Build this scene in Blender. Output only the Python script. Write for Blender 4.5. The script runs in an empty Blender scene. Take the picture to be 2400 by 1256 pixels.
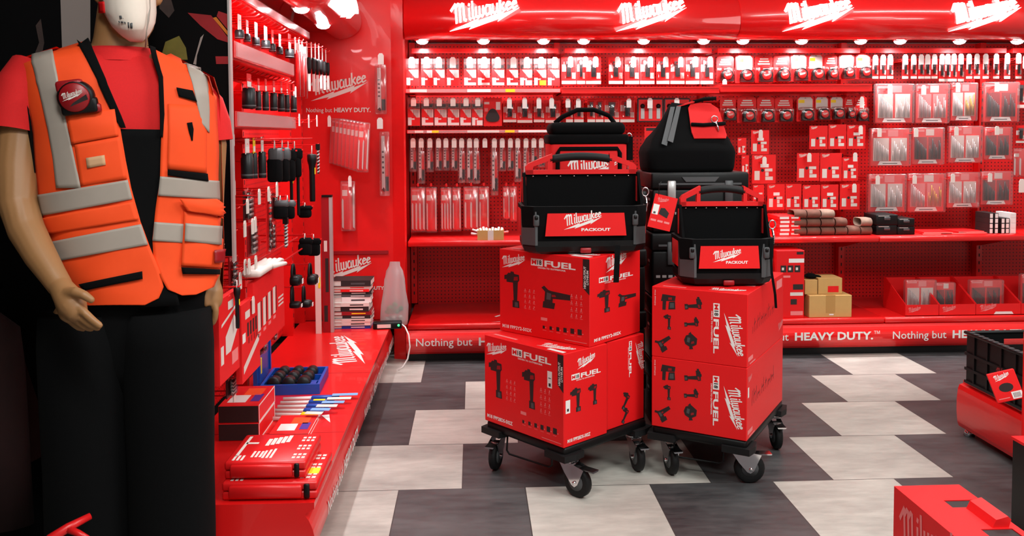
import bpy, bmesh, math, random
from math import sin, cos, pi, radians
from mathutils import Vector, Matrix
from mathutils.bvhtree import BVHTree
random.seed(7)
SC = bpy.context.scene
COL = SC.collection
# ---------------------------------------------------------------- camera
EYE = Vector((0.0, 0.0, 1.40))
FPX, PITCH, YAW, ROLL, CYP = 2033.39, 0.0472045, 0.0452041, -0.0048226, 412.8
FW = Vector((sin(YAW)*cos(PITCH), cos(YAW)*cos(PITCH), -sin(PITCH)))
_r = Vector((cos(YAW), -sin(YAW), 0)); _u = _r.cross(FW)
RT = cos(ROLL)*_r + sin(ROLL)*_u
UP = -sin(ROLL)*_r + cos(ROLL)*_u
cd = bpy.data.cameras.new('camera'); cam = bpy.data.objects.new('camera', cd); COL.objects.link(cam)
cd.sensor_fit = 'HORIZONTAL'; cd.sensor_width = 36.0; cd.lens = FPX/2400*36.0
cd.shift_y = -(628-CYP)/2400; cd.clip_start = 0.05; cd.clip_end = 100
m = Matrix.Identity(4)
for i in range(3):
    m[i][0] = RT[i]; m[i][1] = UP[i]; m[i][2] = -FW[i]; m[i][3] = EYE[i]
cam.matrix_world = m
SC.camera = cam
# ---------------------------------------------------------------- exposure, world, room lights
SC.view_settings.view_transform = 'Standard'
try: SC.view_settings.look = 'None'
except Exception: pass
SC.view_settings.exposure = 0.18; SC.view_settings.gamma = 1.0; SC.view_settings.use_curve_mapping = False
SC.cycles.max_bounces = 6; SC.cycles.diffuse_bounces = 3; SC.cycles.glossy_bounces = 3
SC.cycles.transparent_max_bounces = 24; SC.cycles.caustics_reflective = False; SC.cycles.caustics_refractive = False
SC.cycles.sample_clamp_indirect = 6.0
wd = bpy.data.worlds.new('world'); SC.world = wd; wd.use_nodes = True
wd.node_tree.nodes['Background'].inputs[0].default_value = (.9, .93, 1, 1)
wd.node_tree.nodes['Background'].inputs[1].default_value = 0.12
def area(name, loc, sx, sy, power, colr=(1, .96, .92), rot=(0, 0, 0)):
    l = bpy.data.lights.new(name, 'AREA'); l.shape = 'RECTANGLE'; l.size = sx; l.size_y = sy
    l.energy = power; l.color = colr
    o = bpy.data.objects.new(name, l); COL.objects.link(o); o.location = loc; o.rotation_euler = rot
    return o
LC = (.96, 1, .98)
area('ceiling_or_fill_light', (1.5, 2.4, 2.93), 1.2, 1.2, 34, LC)
area('ceiling_or_fill_light', (2.5, 1.2, 2.93), 1.2, 1.2, 80, LC)
area('ceiling_or_fill_light', (0.9, -.4, 2.93), 1.2, 1.2, 34, LC)
area('ceiling_or_fill_light', (-.3, .9, 2.93), .5, .5, 38, LC)  # added fill lamp that brightens the mannequin, not a known fixture
area('ceiling_strip_light', (2.0, 4.45, 2.93), 5.2, .07, 46, LC)
SPOT_W = 24.0
# ---------------------------------------------------------------- pixel -> place helpers (2400 x 1256 frame)
def ray(x, y): return FW*FPX + RT*(x-1200) - UP*(y-CYP)
def atY(x, y, Y): d = ray(x, y); return EYE + d*(Y/d.y)
def atX(x, y, X): d = ray(x, y); return EYE + d*(X/d.x)
def atZ(x, y, Z): d = ray(x, y); return EYE + d*((Z-EYE.z)/d.z)
# ---------------------------------------------------------------- materials
def lin(r, g, b):
    f = lambda c: (c/255)/12.92 if c/255 <= .04045 else ((c/255+.055)/1.055)**2.4
    return (f(r), f(g), f(b), 1)
def mat(name, rgb, rough=.5, metal=0., noise=0., nscale=20., coat=0., spec=.5, bump=0.):
    M = bpy.data.materials.new(name); M.use_nodes = True; nt = M.node_tree; b = nt.nodes['Principled BSDF']
    c = lin(*rgb)
    b.inputs['Base Color'].default_value = c; b.inputs['Roughness'].default_value = rough
    b.inputs['Metallic'].default_value = metal; b.inputs['Coat Weight'].default_value = coat
    b.inputs['Specular IOR Level'].default_value = spec
    tc = nt.nodes.new('ShaderNodeTexCoord'); n = nt.nodes.new('ShaderNodeTexNoise')
    n.inputs['Scale'].default_value = nscale; n.inputs['Detail'].default_value = 4
    nt.links.new(tc.outputs['Object'], n.inputs['Vector'])
    mx = nt.nodes.new('ShaderNodeMix'); mx.data_type = 'RGBA'
    k = 1-noise; mx.inputs['A'].default_value = (c[0]*k, c[1]*k, c[2]*k, 1)
    mx.inputs['B'].default_value = tuple(min(1, c[i]*(1+noise)) for i in range(3))+(1,)
    nt.links.new(n.outputs['Fac'], mx.inputs['Factor']); nt.links.new(mx.outputs['Result'], b.inputs['Base Color'])
    if bump:
        bp = nt.nodes.new('ShaderNodeBump'); bp.inputs['Strength'].default_value = bump; bp.inputs['Distance'].default_value = .004
        nt.links.new(n.outputs['Fac'], bp.inputs['Height']); nt.links.new(bp.outputs['Normal'], b.inputs['Normal'])
    return M
def emit(name, rgb, s):
    M = bpy.data.materials.new(name); M.use_nodes = True; nt = M.node_tree; b = nt.nodes['Principled BSDF']
    b.inputs['Base Color'].default_value = lin(*rgb); b.inputs['Emission Color'].default_value = lin(*rgb)
    b.inputs['Emission Strength'].default_value = s
    return M
def clear(name, tint=(255, 255, 255), gloss=.12, rough=.12, body=.0):
    M = bpy.data.materials.new(name); M.use_nodes = True; nt = M.node_tree; nt.nodes.remove(nt.nodes['Principled BSDF'])
    out = nt.nodes['Material Output']
    t = nt.nodes.new('ShaderNodeBsdfTransparent'); t.inputs[0].default_value = lin(*tint)
    g = nt.nodes.new('ShaderNodeBsdfGlossy'); g.inputs['Roughness'].default_value = rough; g.inputs[0].default_value = (1, 1, 1, 1)
    lw = nt.nodes.new('ShaderNodeLayerWeight'); lw.inputs[0].default_value = .25
    ma = nt.nodes.new('ShaderNodeMath'); ma.operation = 'MULTIPLY_ADD'; ma.inputs[1].default_value = .22; ma.inputs[2].default_value = gloss
    nt.links.new(lw.outputs['Fresnel'], ma.inputs[0])
    s = nt.nodes.new('ShaderNodeMixShader'); nt.links.new(ma.outputs[0], s.inputs[0]); nt.links.new(t.outputs[0], s.inputs[1]); nt.links.new(g.outputs[0], s.inputs[2])
    last = s
    if body:
        d = nt.nodes.new('ShaderNodeBsdfDiffuse'); d.inputs[0].default_value = (.8, .78, .78, 1)
        s2 = nt.nodes.new('ShaderNodeMixShader'); s2.inputs[0].default_value = body
        nt.links.new(s.outputs[0], s2.inputs[1]); nt.links.new(d.outputs[0], s2.inputs[2]); last = s2
    nt.links.new(last.outputs[0], out.inputs['Surface'])
    return M
RED = mat('red_paint', (230, 24, 24), .32, noise=.03, coat=.25)
RGLOSS = mat('red_gloss', (230, 26, 27), .22, noise=.02, coat=.5)
RPACK = mat('red_card', (234, 26, 28), .5, noise=.04, spec=.35)
RBOX = mat('red_carton', (231, 25, 28), .45, noise=.04, nscale=6, spec=.3)
RFAB = mat('red_fabric', (222, 24, 26), .85, noise=.08, nscale=200)
RPLAS = mat('red_plastic', (222, 26, 28), .35, noise=.03)
RDK = mat('dark_red_steel', (150, 16, 24), .4, noise=.05)
BLK = mat('black_plastic', (8, 8, 9), .45, noise=.1, spec=.3)
BFAB = mat('black_fabric', (7, 7, 8), .95, spec=.15, noise=.2, nscale=150)
BRUB = mat('black_rubber', (15, 15, 16), .6, noise=.1, spec=.3)
BSOC = mat('black_steel', (36, 38, 40), .38, metal=.4, noise=.1)
GRYP = mat('grey_plastic', (74, 76, 78), .5, noise=.05)
DGR = mat('dark_print', (34, 24, 24), .6, noise=.2, nscale=80)
WHT = mat('white_print', (240, 236, 232), .6, noise=.02)
PALE = mat('pale_label', (226, 214, 206), .55, noise=.03)
PINK = mat('pink_print', (240, 130, 130), .6, noise=.03)
SILV = mat('steel', (190, 188, 186), .35, metal=.35, noise=.08)
BLADE = mat('blade_steel', (226, 222, 218), .45, metal=.0, noise=.05)
CHR = mat('chrome', (225, 225, 228), .12, metal=1.)
CARD = mat('kraft_card', (204, 160, 96), .8, noise=.06, nscale=30)
DKCARD = mat('dark_card', (58, 12, 16), .5, noise=.2, nscale=40)
CARD2 = mat('kraft_tape', (186, 140, 78), .5, noise=.05)
YEL = mat('yellow_label', (250, 220, 30), .55, noise=.03)
ORG = mat('orange_fluorescent', (255, 76, 12), .75, noise=.05, nscale=60)
REFL = mat('reflective_tape', (164, 151, 140), .45, noise=.06, nscale=25)
SKIN = mat('mannequin_skin', (158, 112, 70), .5, noise=.06, nscale=8)
MASKW = mat('mask_white', (238, 222, 208), .9, noise=.03, nscale=80)
BLUE = mat('blue_plastic', (14, 74, 168), .4, noise=.04)
LBLU = mat('light_blue_print', (120, 170, 220), .5)
GRN = mat('green_plastic', (20, 130, 60), .6, noise=.2)
BROWN = mat('sanding_belt', (112, 72, 58), .85, noise=.12, nscale=60)
BROWN2 = mat('sanding_belt_light', (150, 124, 108), .85, noise=.1, nscale=60)
GOLD = mat('brass_bits', (190, 140, 50), .35, metal=.6)
PURP = mat('purple_plastic', (70, 50, 150), .4)
WALLM = mat('wall_paint', (196, 192, 188), .8, noise=.03, nscale=3)
DARKW = mat('dark_wall', (30, 30, 32), .8, noise=.05, nscale=3)
BOARD = mat('black_board', (8, 7, 8), .8, noise=.2, nscale=9, spec=.1)
CLR = clear('clear_blister', (252, 240, 240), .07, .12)
CLRM = clear('clear_milky', (250, 238, 238), .09, .16, .06)
CLRB = clear('plastic_bag', (245, 240, 238), .16, .22, .30)
RAILC = clear('price_rail_plastic', (255, 225, 225), .10, .2, .2)
SIGN = emit('lit_sign_white', (255, 250, 248), 3.2)
LENS = emit('lamp_lens', (255, 250, 252), 30)
LED = emit('green_led', (60, 255, 120), 2)
def perf_mat():
    M = mat('red_perforated', (214, 20, 22), .4, noise=.03); nt = M.node_tree; b = nt.nodes['Principled BSDF']
    src = b.inputs['Base Color'].links[0].from_socket
    tc = nt.nodes.new('ShaderNodeTexCoord'); mp = nt.nodes.new('ShaderNodeVectorMath'); mp.operation = 'SCALE'; mp.inputs['Scale'].default_value = 1/.025
    fr = nt.nodes.new('ShaderNodeVectorMath'); fr.operation = 'FRACTION'
    sb = nt.nodes.new('ShaderNodeVectorMath'); sb.operation = 'SUBTRACT'; sb.inputs[1].default_value = (.5, .5, .5)
    ml = nt.nodes.new('ShaderNodeVectorMath'); ml.operation = 'MULTIPLY'; ml.inputs[1].default_value = (1, 0, 1)
    ln = nt.nodes.new('ShaderNodeVectorMath'); ln.operation = 'LENGTH'
    lt = nt.nodes.new('ShaderNodeMath'); lt.operation = 'LESS_THAN'; lt.inputs[1].default_value = .17
    mx = nt.nodes.new('ShaderNodeMix'); mx.data_type = 'RGBA'; mx.inputs['B'].default_value = lin(40, 6, 10)
    nt.links.new(tc.outputs['Object'], mp.inputs[0]); nt.links.new(mp.outputs[0], fr.inputs[0]); nt.links.new(fr.outputs[0], sb.inputs[0])
    nt.links.new(sb.outputs[0], ml.inputs[0]); nt.links.new(ml.outputs[0], ln.inputs[0]); nt.links.new(ln.outputs['Value'], lt.inputs[0])
    nt.links.new(lt.outputs[0], mx.inputs['Factor']); nt.links.new(src, mx.inputs['A']); nt.links.new(mx.outputs['Result'], b.inputs['Base Color'])
    return M
PERF = perf_mat()
def floor_mat():
    M = bpy.data.materials.new('vinyl_tiles'); M.use_nodes = True; nt = M.node_tree; b = nt.nodes['Principled BSDF']; L = nt.links.new
    N = lambda t: nt.nodes.new(t)
    def math_(op, a, bb=None, c=None):
        n = N('ShaderNodeMath'); n.operation = op
        for i, v in enumerate((a, bb, c)):
            if v is None: continue
            if isinstance(v, (int, float)): n.inputs[i].default_value = v
            else: L(v, n.inputs[i])
        return n.outputs[0]
    tc = N('ShaderNodeTexCoord'); sp = N('ShaderNodeSeparateXYZ'); L(tc.outputs['Object'], sp.inputs[0])
    v = math_('DIVIDE', math_('SUBTRACT', sp.outputs['Y'], 2.8868), .5)       # rows: boundary j at 2.8868 + .5 j
    row = math_('FLOOR', v)
    u = math_('DIVIDE', math_('ADD', sp.outputs['X'], .0506), .5)
    # row r is shifted a quarter of a dark/light pair per row
    us = math_('SUBTRACT', u, math_('ADD', math_('MULTIPLY', row, .5), -.5))
    k = math_('FLOOR', us)
    par = math_('MODULO', math_('ADD', k, 1000), 2)                             # 0 dark 1 light
    fu = math_('FRACT', us); fv = math_('FRACT', v)
    eu = math_('MINIMUM', fu, math_('SUBTRACT', 1, fu)); ev = math_('MINIMUM', fv, math_('SUBTRACT', 1, fv))
    joint = math_('LESS_THAN', math_('MINIMUM', eu, ev), .004)
    wn = N('ShaderNodeTexWhiteNoise'); wn.noise_dimensions = '2D'; cb = N('ShaderNodeCombineXYZ'); L(k, cb.inputs[0]); L(row, cb.inputs[1]); L(cb.outputs[0], wn.inputs['Vector'])
    def cloud(sc, sx, sy):
        mp = N('ShaderNodeMapping'); mp.inputs['Scale'].default_value = (sx, sy, 1); L(tc.outputs['Object'], mp.inputs[0])
        n = N('ShaderNodeTexNoise'); n.inputs['Scale'].default_value = sc; n.inputs['Detail'].default_value = 7; n.inputs['Roughness'].default_value = .62
        L(mp.outputs[0], n.inputs['Vector']); return n.outputs['Fac']
    c1 = cloud(3.2, .7, 1.6); c2 = cloud(14, .6, 2.2)
    cl = math_('ADD', math_('MULTIPLY', c1, .65), math_('MULTIPLY', c2, .35))
    cl = math_('ADD', cl, math_('MULTIPLY', math_('SUBTRACT', wn.outputs['Value'], .5), .12))
    def ramp(c0, c1_):
        r = N('ShaderNodeValToRGB'); r.color_ramp.elements[0].position = .32; r.color_ramp.elements[1].position = .7
        r.color_ramp.elements[0].color = lin(*c0); r.color_ramp.elements[1].color = lin(*c1_); L(cl, r.inputs[0]); return r.outputs[0]
    dk = ramp((44, 45, 47), (92, 91, 91)); lt = ramp((150, 146, 139), (202, 197, 187))
    mx = N('ShaderNodeMix'); mx.data_type = 'RGBA'; L(par, mx.inputs['Factor']); L(dk, mx.inputs['A']); L(lt, mx.inputs['B'])
    m2 = N('ShaderNodeMix'); m2.data_type = 'RGBA'; L(joint, m2.inputs['Factor']); L(mx.outputs['Result'], m2.inputs['A']); m2.inputs['B'].default_value = lin(60, 57, 56)
    L(m2.outputs['Result'], b.inputs['Base Color']); b.inputs['Roughness'].default_value = .42
    L(math_('MULTIPLY_ADD', c2, .3, .3), b.inputs['Roughness'])
    return M
FLOORM = floor_mat()
# ---------------------------------------------------------------- mesh builder
_tcache = {}
def text_geo(s, bold):
    key = (s, bold)
    if key in _tcache: return _tcache[key]
    cu = bpy.data.curves.new('lettering', 'FONT'); cu.body = s; cu.size = 1; cu.resolution_u = 2; cu.offset = bold
    o = bpy.data.objects.new('lettering', cu); COL.objects.link(o)
    dg = bpy.context.evaluated_depsgraph_get(); dg.update()
    me = bpy.data.meshes.new_from_object(o.evaluated_get(dg))
    V = [(v.co.x, v.co.y) for v in me.vertices]; F = [tuple(p.vertices) for p in me.polygons]
    bpy.data.objects.remove(o); bpy.data.curves.remove(cu); bpy.data.meshes.remove(me)
    x1 = max(v[0] for v in V); x0 = min(v[0] for v in V)
    _tcache[key] = (V, F, x0, x1); return _tcache[key]
def _logo():
    # hand drawn heavy script over a lightning bolt: [(outline polygon)...] in a frame 0..1 wide
    P = []
    def stroke(pts, w):
        n = len(pts)
        for i in range(n-1):
            (x0, y0), (x1, y1) = pts[i], pts[i+1]; d = math.hypot(x1-x0, y1-y0) or 1; nx, ny = -(y1-y0)/d*w/2, (x1-x0)/d*w/2
            ex, ey = (x1-x0)/d*w*.22, (y1-y0)/d*w*.22
            P.append([(x0-ex+nx, y0-ey+ny), (x0-ex-nx, y0-ey-ny), (x1+ex-nx, y1+ey-ny), (x1+ex+nx, y1+ey+ny)])
    W = .135
    letters = [
        (.98, [[(-.20, .66), (.12, .98)], [(.12, .97), (.12, 0)], [(.12, .78), (.30, .97), (.40, .92)], [(.40, .95), (.40, 0)], [(.40, .76), (.58, .95), (.67, .9)], [(.67, .93), (.67, .08), (.80, .0)]]),
        (.24, [[(.06, .62), (.06, .06), (.14, 0)], [(.06, .80), (.09, .88)]]),
        (.26, [[(.06, 1.02), (.06, .06), (.16, 0)]]),
        (.66, [[(.03, .62), (.03, .08), (.2, .0), (.28, .08)], [(.28, .62), (.28, .08), (.46, .0), (.53, .1)], [(.53, .62), (.53, .1)]]),
        (.50, [[(.34, .58), (.12, .62), (.03, .44), (.03, .14), (.12, .0), (.33, .1)], [(.35, .62), (.35, .05), (.45, .0)]]),
        (.50, [[(.04, .62), (.04, .1), (.14, .0), (.33, .1)], [(.35, .62), (.35, .05), (.45, 0)]]),
        (.46, [[(.05, 1.02), (.05, 0)], [(.34, .62), (.1, .32)], [(.14, .34), (.37, 0)]]),
        (.42, [[(.06, .3), (.3, .4), (.27, .57), (.14, .62), (.03, .42), (.03, .14), (.13, 0), (.36, .12)]]),
        (.40, [[(.06, .3), (.3, .4), (.27, .57), (.14, .62), (.03, .42), (.03, .14), (.13, 0), (.36, .12)]])]
    x = 0; tot = sum(a for a, _ in letters)
    raw = []
    for adv, st in letters:
        for s in st: stroke([(x+a, b) for a, b in s], W)
        x += adv
    out = []
    for q in P:
        o = []
        for X, Y in q:
            u = X/tot; h = .280-.10*u
            o.append((.075+.905*u-.02*(1-u)*Y, .105+.238*u+Y*h))
        out.append(o)
    c = lambda x, y: ((x-530)/660, (330-y)/660)
    bolt = [c(530, 330), c(805, 216), c(798, 238), c(1045, 146), c(1030, 172), c(1192, 110), c(985, 243), c(1003, 213), c(715, 313), c(742, 284)]
    tri = [(0, 1, 9), (1, 2, 9), (9, 2, 8), (8, 2, 7), (2, 3, 7), (3, 4, 7), (7, 4, 6), (4, 5, 6)]
    return out, bolt, tri
LOGO = _logo()
class MB:
    def __init__(s): s.v = []; s.f = []; s.m = []; s.sm = []; s.mats = []; s.M = Matrix.Identity(4)
    def mi(s, mt):
        if mt not in s.mats: s.mats.append(mt)
        return s.mats.index(mt)
    def add(s, V, F, mt, smooth=False):
        b = len(s.v); k = s.mi(mt)
        for p in V: s.v.append(tuple(s.M @ Vector(p)))
        for f in F: s.f.append(tuple(b+i for i in f)); s.m.append(k); s.sm.append(smooth)
        return s
    def at(s, loc=(0, 0, 0), rz=0, M=None):
        s.M = M if M is not None else Matrix.Translation(loc) @ Matrix.Rotation(rz, 4, 'Z'); return s
    def box(s, x0, y0, z0, x1, y1, z1, mt):
        V = [(x, y, z) for x in (x0, x1) for y in (y0, y1) for z in (z0, z1)]
        return s.add(V, [(0, 1, 3, 2), (4, 6, 7, 5), (0, 4, 5, 1), (2, 3, 7, 6), (0, 2, 6, 4), (1, 5, 7, 3)], mt)
    def rbox(s, x0, y0, z0, x1, y1, z1, mt, r=.01, seg=2, smooth=True):
        bm = bmesh.new(); bmesh.ops.create_cube(bm, size=1)
        for v in bm.verts: v.co = Vector(((x0+x1)/2+v.co.x*(x1-x0), (y0+y1)/2+v.co.y*(y1-y0), (z0+z1)/2+v.co.z*(z1-z0)))
        r = min(r, .49*min(x1-x0, y1-y0, z1-z0))
        bmesh.ops.bevel(bm, geom=bm.edges[:], offset=r, segments=seg, affect='EDGES', profile=.5)
        s.bm(bm, mt, smooth); return s
    def bm(s, bm, mt, smooth=False):
        bm.verts.index_update(); s.add([v.co[:] for v in bm.verts], [[v.index for v in f.verts] for f in bm.faces], mt, smooth); bm.free()
    def prism(s, pts, y0, y1, mt, smooth=False):
        # polygon in local x,z extruded along y from y0 (front) to y1
        n = len(pts); V = [(a, y0, b) for a, b in pts]+[(a, y1, b) for a, b in pts]
        F = [tuple(range(n)), tuple(reversed(range(n, 2*n)))]+[(i, i+n, (i+1) % n+n, (i+1) % n) for i in range(n)]
        return s.add(V, F, mt, smooth)
    def prismz(s, pts, z0, z1, mt, smooth=False):
        n = len(pts); V = [(a, b, z0) for a, b in pts]+[(a, b, z1) for a, b in pts]
        F = [tuple(reversed(range(n))), tuple(range(n, 2*n))]+[(i, (i+1) % n, (i+1) % n+n, i+n) for i in range(n)]
        return s.add(V, F, mt, smooth)
    def prismx(s, pts, x0, x1, mt, smooth=False):
        n = len(pts); V = [(x0, a, b) for a, b in pts]+[(x1, a, b) for a, b in pts]
        F = [tuple(range(n)), tuple(reversed(range(n, 2*n)))]+[(i, i+n, (i+1) % n+n, (i+1) % n) for i in range(n)]
        return s.add(V, F, mt, smooth)
    def quad(s, a, b, c, d, mt): return s.add([a, b, c, d], [(0, 1, 2, 3)], mt)
    def plate(s, x0, z0, x1, z1, mt, y=0.0):
        # thin print on a front face that lies at local y
        return s.add([(x0, y, z0), (x1, y, z0), (x1, y, z1), (x0, y, z1)], [(0, 1, 2, 3)], mt)
    def poly(s, pts, mt, y=0.0): return s.add([(a, y, b) for a, b in pts], [tuple(range(len(pts)))], mt)
    def tube(s, pts, r, mt, n=8, closed=False):
        pts = [Vector(p) for p in pts]; N = len(pts); rr = r if isinstance(r, (list, tuple)) else [r]*N
        V = []; F = []; prev = None
        for i in range(N):
            if closed: t = pts[(i+1) % N]-pts[i-1]
            else: t = pts[min(i+1, N-1)]-pts[max(i-1, 0)]
            t.normalize()
            if prev is None:
                a = Vector((0, 0, 1)) if abs(t.z) < .9 else Vector((1, 0, 0)); nn = t.cross(a).normalized()
            else: nn = (prev - t*prev.dot(t)).normalized()
            prev = nn; bb = t.cross(nn)
            for k in range(n): V.append(pts[i]+(nn*cos(2*pi*k/n)+bb*sin(2*pi*k/n))*rr[i])
        R = N if closed else N-1
        for i in range(R):
            for k in range(n):
                a = i*n+k; b_ = i*n+(k+1) % n; c = ((i+1) % N)*n+(k+1) % n; d = ((i+1) % N)*n+k
                F.append((a, b_, c, d))
        if not closed: F += [tuple(reversed(range(n))), tuple(range((N-1)*n, N*n))]
        return s.add(V, F, mt, True)
    def lathe(s, prof, mt, n=20, axis='z', o=(0, 0, 0), smooth=True):
        V = []; F = []; k = len(prof)
        for i in range(n):
            a = 2*pi*i/n
            for r, h in prof:
                if axis == 'z': p = (r*cos(a), r*sin(a), h)
                elif axis == 'y': p = (r*cos(a), h, r*sin(a))
                else: p = (h, r*cos(a), r*sin(a))
                V.append((p[0]+o[0], p[1]+o[1], p[2]+o[2]))
        for i in range(n):
            for j in range(k-1): F.append((i*k+j, ((i+1) % n)*k+j, ((i+1) % n)*k+j+1, i*k+j+1))
        if prof[0][0] > 1e-6: F.append(tuple(i*k for i in reversed(range(n))))
        if prof[-1][0] > 1e-6: F.append(tuple(i*k+k-1 for i in range(n)))
        return s.add(V, F, mt, smooth)
    def flat(s, V2, F, o, ux, uy, mt):
        o = Vector(o); ux = Vector(ux); uy = Vector(uy)
        return s.add([o+ux*a+uy*b for a, b in V2], F, mt)
    def text(s, t, o, size, mt, ux=(1, 0, 0), uy=(0, 0, 1), width=None, bold=.0, align='l'):
        V, F, x0, x1 = text_geo(t, bold); k = size; kx = size
        if width: kx = width/(x1-x0)
        off = {'l': x0, 'c': (x0+x1)/2, 'r': x1}[align]
        return s.flat([((a-off)*kx, b*k) for a, b in V], F, o, ux, uy, mt)
    def logo(s, o, w, mt, ux=(1, 0, 0), uy=(0, 0, 1), depth=0, lift=None):
        # brand script with its bolt; o is the lower left corner, w the width
        ps, bolt, tri = LOGO; o = Vector(o); ux = Vector(ux); uy = Vector(uy); nz = ux.cross(uy).normalized()
        def put(pp, faces, e):
            V = [o+ux*(a*w)+uy*(b*w)+nz*e for a, b in pp]; n = len(V)
            if depth:
                V2 = [p+nz*depth for p in V]
                F = [tuple(i+n for i in f) for f in faces]+[tuple(reversed(f)) for f in faces]+[(i, (i+1) % n, (i+1) % n+n, i+n) for i in range(n)]
                s.add(V+V2, F, mt)
            else: s.add(V, faces, mt)
        for i, q in enumerate(ps): put(q, [(0, 1, 2, 3)], .00002*w*(i % 5))
        put(bolt, tri, 0)
        return s
    def build(s, name, parent=None, auto=False):
        me = bpy.data.meshes.new(name); me.from_pydata(s.v, [], s.f); me.update()
        for mt in s.mats: me.materials.append(mt)
        me.polygons.foreach_set('material_index', s.m); me.polygons.foreach_set('use_smooth', s.sm)
        bm = bmesh.new(); bm.from_mesh(me); bmesh.ops.recalc_face_normals(bm, faces=bm.faces[:]); bm.to_mesh(me); bm.free()
        o = bpy.data.objects.new(name, me); COL.objects.link(o)
        if parent: o.parent = parent
        return o
def tag(o, label, cat, group=None):
    o['label'] = label; o['category'] = cat
    if group: o['group'] = group
    return o
def thing(name, label, cat, loc=(0, 0, 0), rz=0, group=None):
    o = bpy.data.objects.new(name, None); COL.objects.link(o); o.location = loc; o.rotation_euler = (0, 0, rz); o.empty_display_size = .05
    return tag(o, label, cat, group)
def struct(o): o['kind'] = 'structure'; return o
def copy_tree(src, loc=None, rz=None, label=None, parent=None):
    c = src.copy(); COL.objects.link(c)
    if parent: c.parent = parent
    if loc is not None: c.location = loc
    if rz is not None: c.rotation_euler = (0, 0, rz)
    if label: c['label'] = label
    for ch in [x for x in src.children]: copy_tree(ch, parent=c)
    return c
ORD = ['first', 'second', 'third', 'fourth', 'fifth', 'sixth', 'seventh', 'eighth', 'ninth', 'tenth', 'eleventh', 'twelfth', 'thirteenth', 'fourteenth', 'fifteenth', 'sixteenth', 'seventeenth', 'eighteenth', 'nineteenth', 'twentieth', 'twenty-first', 'twenty-second']
# ================================================================ room shell
b = MB().box(-2.6, -2.6, -.1, 4.8, 6.2, 0, FLOORM); struct(b.build('floor'))
b = MB().box(-2.6, -2.6, 3.0, 4.8, 6.2, 3.1, WALLM); struct(b.build('ceiling'))
b = MB().box(-2.7, 6.14, 0, 4.9, 6.24, 3.0, WALLM); struct(b.build('wall_back'))
b = MB().box(-2.7, -2.6, 0, -2.6, 6.14, 3.0, DARKW); struct(b.build('wall_left'))
b = MB().box(4.8, -2.6, 0, 4.9, 6.14, 3.0, WALLM); struct(b.build('wall_right'))
b = MB().box(-2.7, -2.7, 0, 4.9, -2.6, 3.0, WALLM); struct(b.build('wall_front'))
# ================================================================ back display wall
BX = [-.41, .585, 1.60, 2.60, 3.60, 4.60]
bayname = ['leftmost back wall bay', 'back wall bay behind the black totes', 'back wall bay holding tape measures', 'back wall bay holding drill sets', 'back wall bay at the right picture edge']
for i in range(5):
    x0, x1 = BX[i], BX[i+1]
    t = thing('display_bay', 'red perforated panel, ' + bayname[i], 'display bay', ((x0+x1)/2, 6.05, 0), group='bays of the back display wall')
    w = (x1-x0)/2
    MB().box(-w+.022, 0, .05, w-.022, .03, 2.034, PERF).build('back_panel', t)
    for s in (-1, 1):
        if s == 1 and i < 4: continue
        u = MB().box(s*w-.02, -.06, .24, s*w+.02, .03, 2.034, RED)
        for k in range(30): u.box(s*w-.004, -.0608, .30+k*.055, s*w+.004, -.06, .322+k*.055, DGR)
        u.build('upright', t)
    MB().box(-w+.022, -.36, 1.935, w-.022, -.34, 1.965, RGLOSS).box(-w+.022, -.34, 1.94, -w+.04, 0, 1.96, RGLOSS).box(w-.04, -.34, 1.94, w-.022, 0, 1.96, RGLOSS).build('top_rail', t)
    # bottom shelf of the bay with a folded front lip
    t = thing('base_shelf', 'low red base shelf of the ' + bayname[i], 'shelf', ((x0+x1)/2, 6.05, 0), group='base shelves of the back wall')
    MB().rbox(-w+.001, -.72, .2, w-.001, -.06, .235, RED, .006, 1).build('tray', t)
    MB().box(-w+.01, -.55, 0, w-.01, -.06, .2, RDK).build('plinth_box', t)
    if i == 0:
        q = MB(); q.logo((.02+.0, -.69, .2362), .62, WHT, uy=(.12, .95, 0)); q.build('printed_logo', t)
    # worktop shelf
    t = thing('wall_shelf', 'red worktop shelf of the ' + bayname[i], 'shelf', ((x0+x1)/2, 6.05, 0), group='table height shelves of the back wall')
    MB().rbox(-w+.001, -.63, .705, w-.001, -.062, .74, RED, .005, 1).build('shelf_board', t)
    for s in (-1, 1): MB().prismx([(-.062, .705), (-.5, .705), (-.062, .60)], s*w-.012-(.012 if s > 0 else -.012), s*w-.006-(.012 if s > 0 else -.012), RED).build('bracket', t)
# side panel closing the left end of the back wall
t = thing('end_panel', 'tall red side panel closing the left end of the back wall', 'panel', (-.447, 6.05, 0))
MB().box(-.012, -.57, .0, .012, .06, 2.3, RED).build('side_sheet', t)
# continuous curved fascia along the floor
t = thing('base_fascia', 'bulging red floor fascia lettered along the foot of the back wall', 'fascia', (0, 5.3, 0))
prof = [(.10, .045), (.05, .045)]+[(.035-.04*sin(pi*k/10)**.8, 0.05+.146*k/10) for k in range(11)]+[(.05, .198), (.10, .198)]
fm = MB().prismx(prof, -.415, 4.6, RGLOSS); fm.build('curved_face', t)
MB().box(-.41, .06, 0, 4.6, .10, .045, BLK).build('toe_kick', t)
for px in (975, 1350, 1721, 2093):
    a = atY(px, 808, 5.29)
    q = MB(); q.text('Nothing but', (a.x, -.0065, .108), .068, WHT, width=.345, bold=.006); q.text('HEAVY DUTY.', (a.x+.385, -.0065, .108), .068, WHT, width=.50, bold=.032); q.text('\u2122', (a.x+.89, -.0065, .125), .05, WHT)
    q.build('lettering', t)
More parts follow.
